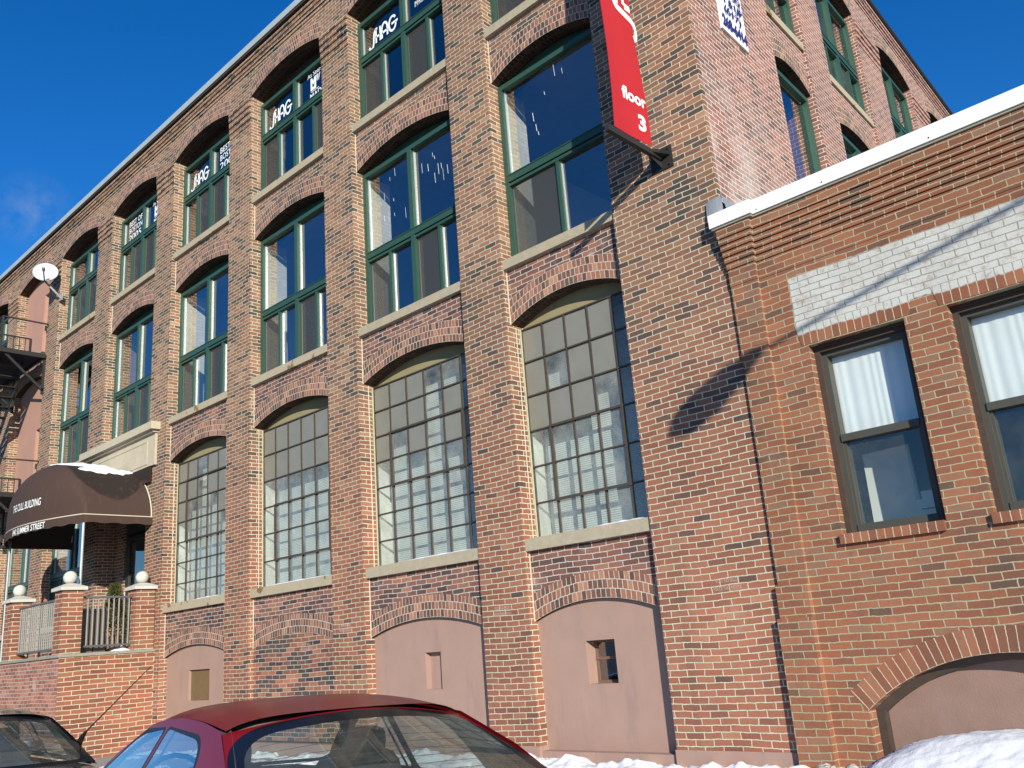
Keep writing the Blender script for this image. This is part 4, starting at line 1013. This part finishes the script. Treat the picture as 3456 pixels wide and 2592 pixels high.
# ---------------------------------------------------------------- STREET LAMP (behind and right of the view, throws the shadow on the wall)
sl = thing('street_lamp', (8.0, -4.9, -.1), 'grey street lamp with long arm whose shadow falls across the low building', 'street lamp')
def off(x, z): return (x+1.342*4.2, -4.2, z+.551*4.2)
pts = [off(-4.25, 3.93), off(-3.6, 4.09), off(-2.4, 4.385), off(-1.4, 4.63), off(.2, 4.86), off(1.4, 4.95)]
b = MB(); b.tube(pts, [.024, .024, .025, .027, .03, .035], 10); b.build('arm', m_lamp, sl)
b = MB(); b.tube([off(-5.22, 3.36), off(-5.02, 3.47), off(-4.75, 3.62), off(-4.45, 3.79), off(-4.12, 3.95)], [.05, .16, .19, .15, .06], 14); b.build('lamp_head', m_lamp, sl, smooth=True)
px_, _, pz_ = off(1.4, 4.95); b = MB(); b.tube([(px_, -4.2, -.25), (px_, -4.2, pz_+.1)], [.11, .07], 12); b.build('pole', m_lamp, sl)

# ---------------------------------------------------------------- GROUND
GZ = -.27
b = MB(); b.face([(-1500, -1500, GZ), (1500, -1500, GZ), (1500, 1500, GZ), (-1500, 1500, GZ)]); tag(b.build('street', m_asphalt), kind='structure')
b = MB(); b.box(-60, 30, -3.4, .3, GZ-.1, GZ+.13); tag(b.build('sidewalk', m_walk), kind='structure')
def snow_sheet(name, x0, x1, y0, y1, hf, nx, ny):
    b = MB(); b.grid(lambda u, v: (x0+(x1-x0)*u, y0+(y1-y0)*v, hf(x0+(x1-x0)*u, y0+(y1-y0)*v)), nx, ny)
    return tag(b.build(name, m_snow, None, smooth=True), kind='structure')
def fbm(x, y, s, o=4):
    return mnoise.fractal(Vector((x*s, y*s, 3.1)), .8, 2.1, o)
def hs(x, y):
    e = max(0, min(1, (-y-.05)/.25))
    base = -.055+.05*fbm(x, y, 1.3)+.045*fbm(x, y, 4.5)+.02*fbm(x, y, 14)
    near = .034*math.exp(-((y+.10)/.16)**2)*(.7+.9*fbm(x, y, 1.3)+.5*fbm(x, y+3, 5))
    bank = (.22 if x > -8 else .22*math.exp((x+8)*.9))*math.exp(-((y+2.9)/.6)**2)*(.6+.9*fbm(x, y, .8))
    if x < -11: base -= min(.12, (-11-x)*.05)
    return base+near+bank
snow_sheet('snow_cover', -22, -3.2, -3.5, .03, hs, 520, 110)
snow_sheet('snow_cover', -3.2, 12, -3.5, -.3, hs, 200, 80)
def hp(x, y):
    # shovelled heap in front of the blocked arch
    prof_ = .06*0
    t = x+3.55
    top = .02+.30*(1-math.exp(-max(0, t)*2.6)) if t > 0 else .02-.2*(-t)
    top *= (1-.10*max(0, t-.7)) if t > .7 else 1
    yy = (y-.20)
    f = math.exp(-(max(0, -yy-.25)/.75)**2)
    return -.14+(top+.14)*f+.020*fbm(x, y, 1.6)+.009*fbm(x, y, 6)+.005*fbm(x, y, 22)+.03*max(0, 1-abs(t)/.5)*abs(fbm(x, y, 16))
snow_sheet('snow_heap', -3.72, 1.5, -2.2, .26, hp, 220, 110)
# dirty slush lumps at the foot of the wall
b = MB(); random.seed(11)
m_slush = simple('dirty_slush', (.40, .37, .33), .9, var=.45, vscale=14, bump=.8, bscale=50)
for i in range(60):
    x = random.uniform(-4.05, -3.1); y = random.uniform(-.45, -.10); r = random.uniform(.02, .065)
    z = -.045+random.uniform(0, .05)
    k = len(b.v)
    def lump(u, v): 
        a = 2*math.pi*u; t = math.pi*v; n_ = 1+.5*mnoise.noise(Vector((x*9+math.cos(a)*math.sin(t)*1.5, y*9+math.sin(a)*math.sin(t)*1.5, i+math.cos(t)*1.5)))
        return (x+r*n_*math.sin(t)*math.cos(a), y+r*n_*math.sin(t)*math.sin(a), z+r*.8*n_*math.cos(t))
    b.grid(lump, 10, 7)
tag(b.build('slush', m_slush, None, smooth=True), kind='stuff')
# snow on sills
b = MB()
def sillsnow(x0, x1, z, y0=.05, y1=.25, th=.03):
    b.grid(lambda u, v: (x0+(x1-x0)*u, y0+(y1-y0)*v+.008*math.sin(u*23), z+.002+th*(math.sin(math.pi*min(1, max(0, u)))**.4)*(1-.35*v)*(.75+.4*mnoise.noise(Vector((u*9, z, v)))) if 0 < u < 1 and v > 0 else z+.001), 40, 5)
for k, a, c in ((1, .55, .98), (2, .35, .97), (3, .15, .98), (4, .45, .9)):
    L, R = bays[k-1]; sillsnow(L+(R-L)*a, L+(R-L)*c, ZG+.15)
sillsnow(-21.1, -17.75, 6.29, -.18, .1, .04)
tag(b.build('sill_snow', m_snow, None, smooth=True), kind='stuff')
b = MB(); b.grid(lambda u, v: (-18.1+.4*u, -.75+.45*v, PZ+.04+.10*math.sin(math.pi*u)*math.sin(math.pi*v)*(1+.5*fbm(u*3, v*3, 1.5))), 14, 14); tag(b.build('porch_snow', m_snow, None, smooth=True), kind='stuff')

# ---------------------------------------------------------------- CARS
def inpoly(p, poly):
    x, y = p; c = False; j = len(poly)-1
    for i in range(len(poly)):
        a, b = poly[i], poly[j]
        if (a[1] > y) != (b[1] > y) and x < (b[0]-a[0])*(y-a[1])/(b[1]-a[1])+a[0]: c = not c
        j = i
    return c
def roundpoly(pts, rads, n=6):
    out = []; N = len(pts)
    for i in range(N):
        p = Vector(pts[i]); a = Vector(pts[i-1])-p; c = Vector(pts[(i+1) % N])-p; r = rads[i] if hasattr(rads, '__len__') else rads
        la, lc = a.length, c.length; a.normalize(); c.normalize(); r = min(r, la*.48, lc*.48)
        p0, p2 = p+a*r, p+c*r
        for k in range(n+1):
            t = k/n; out.append(tuple((p0*(1-t)**2 + p*2*t*(1-t) + p2*t*t)))
    return out
def cdt_patch(outer, regions, step, f3):
    """triangulate a planar region with nested loops; returns per-region MB list: index 0 = outside all loops"""
    V = []; E = []
    def loop(pl):
        k = len(V); n = len(pl)
        for i, p in enumerate(pl): V.append(Vector(p)); E.append((k+i, k+(i+1) % n))
    dens = []
    for pl in [outer]+regions:
        q = []
        for i in range(len(pl)):
            a, b = Vector(pl[i]), Vector(pl[(i+1) % len(pl)]); m = max(1, int((b-a).length/step)); q += [tuple(a.lerp(b, t/m)) for t in range(m)]
        dens.append(q); loop(q)
    xs = [p[0] for p in outer]; ys = [p[1] for p in outer]
    x = min(xs)+step*.5
    while x < max(xs):
        y = min(ys)+step*.5
        while y < max(ys):
            if inpoly((x, y), outer): V.append(Vector((x, y)))
            y += step
        x += step
    vs, es, fs, *_ = delaunay_2d_cdt(V, E, [], 0, 1e-5)
    res = [MB() for _ in range(len(regions)+1)]
    maps = [{} for _ in res]
    for f in fs:
        c = (vs[f[0]]+vs[f[1]]+vs[f[2]])/3
        if not inpoly(c, outer): continue
        r = 0
        for i, pl in enumerate(regions, 1):
            if inpoly(c, pl): r = i
        mb = res[r]; mp = maps[r]; idx = []
        for j in f:
            if j not in mp: mp[j] = len(mb.v); mb.v.append(tuple(f3(vs[j].x, vs[j].y)))
            idx.append(mp[j])
        mb.f.append(tuple(idx)); mb.m.append(0); mb.uv.append(None)
    return res
def lerp(a, b, t): return a+(b-a)*t
def pw(x, pts):
    if x <= pts[0][0]: return pts[0][1]
    for (a, b), (c, d) in zip(pts, pts[1:]):
        if x <= c:
            t = (x-a)/(c-a); return b+(d-b)*t
    return pts[-1][1]
def smooth_pw(x, pts, h=.12):
    return (pw(x-h, pts)+2*pw(x, pts)+pw(x+h, pts)+pw(x-h/2, pts)*2+pw(x+h/2, pts)*2)/8

def make_car(name, cx, cy, z0, paint, label, tilt=0.0, yaw=0.0, S_=1.0, third=False, antenna=False):
    root = thing(name, (cx, cy, z0), label, 'car')
    ct, st = math.cos(tilt), math.sin(tilt); cyw, syw = math.cos(yaw), math.sin(yaw)
    def Wd(X, Y, Z):   # car space (X forward, Y left) heading -x
        Y2 = Y*ct-Z*st; Z2 = Y*st+Z*ct
        return Vector((cx+(-X*cyw-Y2*syw)*S_, cy+(X*syw-Y2*cyw)*S_, z0+Z2*S_))
    XF, XRr, XC, XD = .42, -.98, 1.12, -1.66       # roof front, roof rear, cowl, deck
    zb = .93
    WB, WR = .775, .56
    roofz = [(XRr, 1.335), (-.6, 1.372), (-.25, 1.385), (.1, 1.368), (XF, 1.315)]
    def ys(z): return lerp(WB, WR, max(0, min(1.05, (z-zb)/(1.30-zb))))
    def rz(X): return smooth_pw(X, roofz, .1)
    # roof
    def roof(u, v):
        t = -1+2*v; Xr = XRr+.10*t*t; Xf = XF-.16*t*t; X = lerp(Xr, Xf, u)
        drop = .020*t*t+.045*abs(t)**6
        return Wd(X, WR*t*(1+.0*u), rz(X)-drop)
    edge = .065
    def edge_z(X): return rz(X)-edge
    b = MB(); b.grid(roof, 28, 28); b.build('roof', paint, root, smooth=True)
    b = MB(); b.grid(lambda u, v: roof(u, .03+.94*v)-Vector((0, 0, .035)), 10, 10); b.build('headliner', m_trimlt, root, smooth=True)
    # side panels with door glass
    XfT, XrT = XF-.16, XRr+.10
    zt_f, zt_r = edge_z(XfT), edge_z(XrT)
    top = [(lerp(XrT, XfT, i/16), edge_z(lerp(XrT, XfT, i/16))) for i in range(17)]
    outer = [(XD+.12, zb), (lerp(XD+.12, XrT, .5)-.02, lerp(zb, zt_r, .5)+.035)]+top+[(lerp(XfT, XC-.15, .5)+.02, lerp(zt_f, zb, .5)+.03), (XC-.15, zb)]
    def ins(d): return None
    rear_w = roundpoly([(-.93, zb+.03), (-.10, zb+.03), (-.10, edge_z(-.1)-.045), (-.72, edge_z(-.72)-.06)], [.10, .03, .03, .14])
    front_w = roundpoly([(-.02, zb+.03), (.88, zb+.03), (.36, edge_z(XfT)-.05+.0), (-.02, edge_z(-.02)-.045)], [.03, .05, .12, .03])
    def grow(pl, d):
        c = sum((Vector(p) for p in pl), Vector((0, 0)))/len(pl)
        return [tuple(Vector(p)+(Vector(p)-c).normalized()*d) for p in pl]
    rw_o = grow(rear_w, .026); fw_o = grow(front_w, .026)
    seam = None
    for sgn in (1, -1):
        f3 = lambda x, z: Wd(x, sgn*(ys(z)+.012*math.sin(math.pi*max(0, min(1, (x-XD)/(XC-XD))))), z)
        parts = cdt_patch(outer, [rw_o, fw_o, rear_w, front_w], .07, f3)
        parts[0].build('side_panel', paint, root, smooth=True)
        d = parts[1]; k = len(d.v); d.v += parts[2].v; d.f += [tuple(i+k for i in f) for f in parts[2].f]; d.m += parts[2].m; d.uv += parts[2].uv
        d.build('window_surround', m_rubber, root, smooth=True)
        for i in (3, 4): parts[i].build('side_window', m_carglassS, root, smooth=True)
        # inner trim
        f4 = lambda x, z: Wd(x, sgn*(ys(z)-.035), z)
        pi = cdt_patch(outer, [rw_o, fw_o], .10, f4); pi[0].build('pillar_trim', m_trim, root, smooth=True)
    # rear glass / windscreen
    def glass(nm, xt, zt, xb, zbm, curv, frit=.065):
        sg = 1 if curv > 0 else -1
        def f3(t, v):      # t -1..1 across, v 0 bottom..1 top
            zc = lerp(zbm, zt, v); X = lerp(xb, xt, v)+.035*math.sin(math.pi*v)*(-sg)
            z = zc-.065*t*t*v; X = X+curv*t*t
            y = t*(ys(min(z, 1.30)) - .004)
            return Wd(X, y, z)
        o = [(-1, 0), (1, 0), (1, 1), (-1, 1)]
        inner = roundpoly([(-1+frit*1.5, .07), (1-frit*1.5, .07), (1-frit*1.5, .90), (-1+frit*1.5, .90)], [.12, .12, .26, .26], 10)
        # unequal units: work in t*.65
        mid = roundpoly([(-.99, .012), (.99, .012), (.99, .988), (-.99, .988)], [.12, .12, .30, .30], 10)
        res = cdt_patch(o, [mid, inner], .09, f3)
        res[0].build(nm+'_corner', paint, root, smooth=True); res[1].build(nm+'_border', m_frit, root, smooth=True); res[2].build(nm, m_carglass, root, smooth=True)
        return f3
    gf = glass('rear_window', XRr, 1.332, XD, .955, .10)
    glass('windscreen', XF, 1.312, XC, .945, -.16)
    # defroster lines
    b = MB()
    for j in range(10):
        v = .16+.07*j; b.tube([gf(-.8+1.6*i/12, v)-Vector((.006, 0, 0)) for i in range(13)], .0011, 3)
    b.build('defroster', m_rubber, root)
    # lower body
    st_ = [(-2.20, .62, .50, .70), (-2.16, .74, .30, .88), (-1.95, .80, .24, .945), (XD+.05, .825, .20, .965), (-.9, .84, .19, .955), (0, .845, .18, .95), (.9, .835, .19, .945), (XC+.1, .82, .20, .925), (1.7, .795, .22, .85), (2.05, .72, .26, .76), (2.2, .58, .40, .64)]
    b = MB(); n = 13
    def sec(i):
        X, w_, zl, zt = st_[i]; mid = (zl+zt)/2; k = []
        for a, c in ((0, zt), (.45, zt-.004), (.80, zt-.02), (.93, zt-.055), (.985, zt-.15), (1.0, mid+.05), (1.0, mid-.12), (.97, zl+.06), (.88, zl), (0, zl)): k.append((w_*a, c))
        return X, k
    secs = [sec(i) for i in range(len(st_))]
    cab = {3, 4, 5, 6}
    for i in range(len(secs)-1):
        (Xa, A), (Xb, B) = secs[i], secs[i+1]
        for sgn in (1, -1):
            for j in range(9):
                if i in cab and j < 2: continue
                b.face([Wd(Xa, sgn*A[j][0], A[j][1]), Wd(Xb, sgn*B[j][0], B[j][1]), Wd(Xb, sgn*B[j+1][0], B[j+1][1]), Wd(Xa, sgn*A[j+1][0], A[j+1][1])])
    for X, A in (secs[0], secs[-1]): b.face([Wd(X, p[0], p[1]) for p in A]+[Wd(X, -p[0], p[1]) for p in A[::-1]])
    b.build('body', paint, root, smooth=True, weld=True)
    b = MB(); b.face([Wd(XC+.1, -.7, .55), Wd(XC+.1, .7, .55), Wd(XD, .7, .55), Wd(XD, -.7, .55)]); b.box(0, 0, 0, 0, 0, 0)
    b.face([Wd(XD+.02, -.70, .935), Wd(XD+.02, .70, .935), Wd(-1.0, .70, .93), Wd(-1.0, -.70, .93)]); b.build('cabin_floor', m_trim, root)
    def cbox(mb, x0, x1, y0, y1, za, zc, m=0):
        q = [Wd(*p) for p in ((x0, y0, za), (x1, y0, za), (x1, y1, za), (x0, y1, za), (x0, y0, zc), (x1, y0, zc), (x1, y1, zc), (x0, y1, zc))]
        for f in ((0, 1, 5, 4), (1, 2, 6, 5), (2, 3, 7, 6), (3, 0, 4, 7), (4, 5, 6, 7), (3, 2, 1, 0)): mb.face([q[i] for i in f], m)
    def cushion(mb, xc, yc, zc, hx, hy, hz, e=.5):
        def fn(u, v):
            a = 2*math.pi*u; t = math.pi*(v-.5); sg = lambda q, p: math.copysign(abs(q)**p, q)
            return Wd(xc+hx*sg(math.cos(t), e)*sg(math.cos(a), e), yc+hy*sg(math.cos(t), e)*sg(math.sin(a), e), zc+hz*sg(math.sin(t), e))
        mb.grid(fn, 20, 10)
    b = MB(); cushion(b, -.92, 0, .72, .10, .62, .26)
    for y in (.36, -.36): cushion(b, -.18, y, .80, .09, .25, .30); cushion(b, .12, y, .52, .30, .25, .09)
    b.build('seat', m_seat, root, smooth=True)
    for y in (.36, -.36):
        b = MB(); cushion(b, -.24, y, 1.135, .05, .125, .075, .55); b.build('headrest', m_seat, root, smooth=True)
    b = MB(); cushion(b, .95, 0, .84, .22, .66, .11); b.build('dashboard', m_trim, root, smooth=True)
    b = MB(); b.tube([Wd(.62+.05*math.sin(a*math.pi/8), .36+.18*math.cos(a*math.pi/8), .92+.17*math.sin(a*math.pi/8)) for a in range(17)], .014, 8); b.build('steering_wheel', m_rubber, root)
    for X in (1.32, -1.28):
        for sgn in (1, -1):
            w = MB(); yc = sgn*.74
            rp = [(.18, -.09), (.27, -.10), (.305, -.085), (.312, 0), (.305, .085), (.27, .10), (.18, .09)]
            w.grid(lambda u, v: Wd(X+pw(v*6, [(i, p[0]) for i, p in enumerate(rp)])*math.cos(2*math.pi*u), yc+pw(v*6, [(i, p[1]) for i, p in enumerate(rp)]), .312+pw(v*6, [(i, p[0]) for i, p in enumerate(rp)])*math.sin(2*math.pi*u)), 28, 6)
            wo = w.build('wheel', m_rubber, root, smooth=True)
            w = MB(); w.grid(lambda u, v: Wd(X+.19*v*math.cos(2*math.pi*u)+1e-4, yc+sgn*(.085+.015*(1-v)), .312+.19*v*math.sin(2*math.pi*u)), 24, 3); w.build('rim', m_chrome, wo)
    for sgn in (1, -1):
        b = MB(); b.grid(lambda u, v: Wd(lerp(-2.205, -2.05, u*u), sgn*lerp(.38, .80, u), lerp(.66, .82, v)), 8, 3); b.build('tail_light', m_tail, root, smooth=True)
        b = MB(); b.grid(lambda u, v: Wd(lerp(2.19, 2.02, u*u), sgn*lerp(.34, .75, u), lerp(.56, .68, v)), 8, 3); b.build('headlight', m_lett, root, smooth=True)
        b = MB(); cushion(b, .82, sgn*.87, .97, .045, .09, .06, .6); b.build('mirror', paint, root, smooth=True)
    b = MB(); cbox(b, -2.26, -2.15, -.76, .76, .38, .56); cbox(b, 2.15, 2.26, -.70, .70, .32, .50); b.build('bumper', paint, root)
    b = MB(); cbox(b, -2.275, -2.262, -.16, .16, .58, .70); b.build('number_plate', m_plate, root)
    if third:
        b = MB(); cbox(b, -2.225, -2.18, -.42, .42, .78, .83); b.build('tail_strip', m_tail, root)
    if antenna:
        b = MB(); a0 = Vector((-8.02, -5.06, .845)); b.tube([a0, a0+Vector((1.13, .02, .485))], [.006, .003], 6); b.build('antenna', m_blk, root)
        b = MB(); b.tube([a0-Vector((.10, 0, .09)), a0-Vector((.02, 0, .02)), a0+Vector((.05, 0, .02))], [.028, .02, .01], 8); b.build('antenna_base', m_rubber, root)
    return root
make_car('parked_car', -4.366, -5.552, -.262, m_redcar, 'dark red sedan parked nearest the camera with snow seen through its rear window', tilt=D2R(1.9), yaw=D2R(12))
make_car('parked_car', -9.30, -5.72, -.275, m_blackcar, 'black sedan with a long antenna parked ahead of the dark red sedan', tilt=D2R(2.0), yaw=D2R(6), third=True, antenna=True)
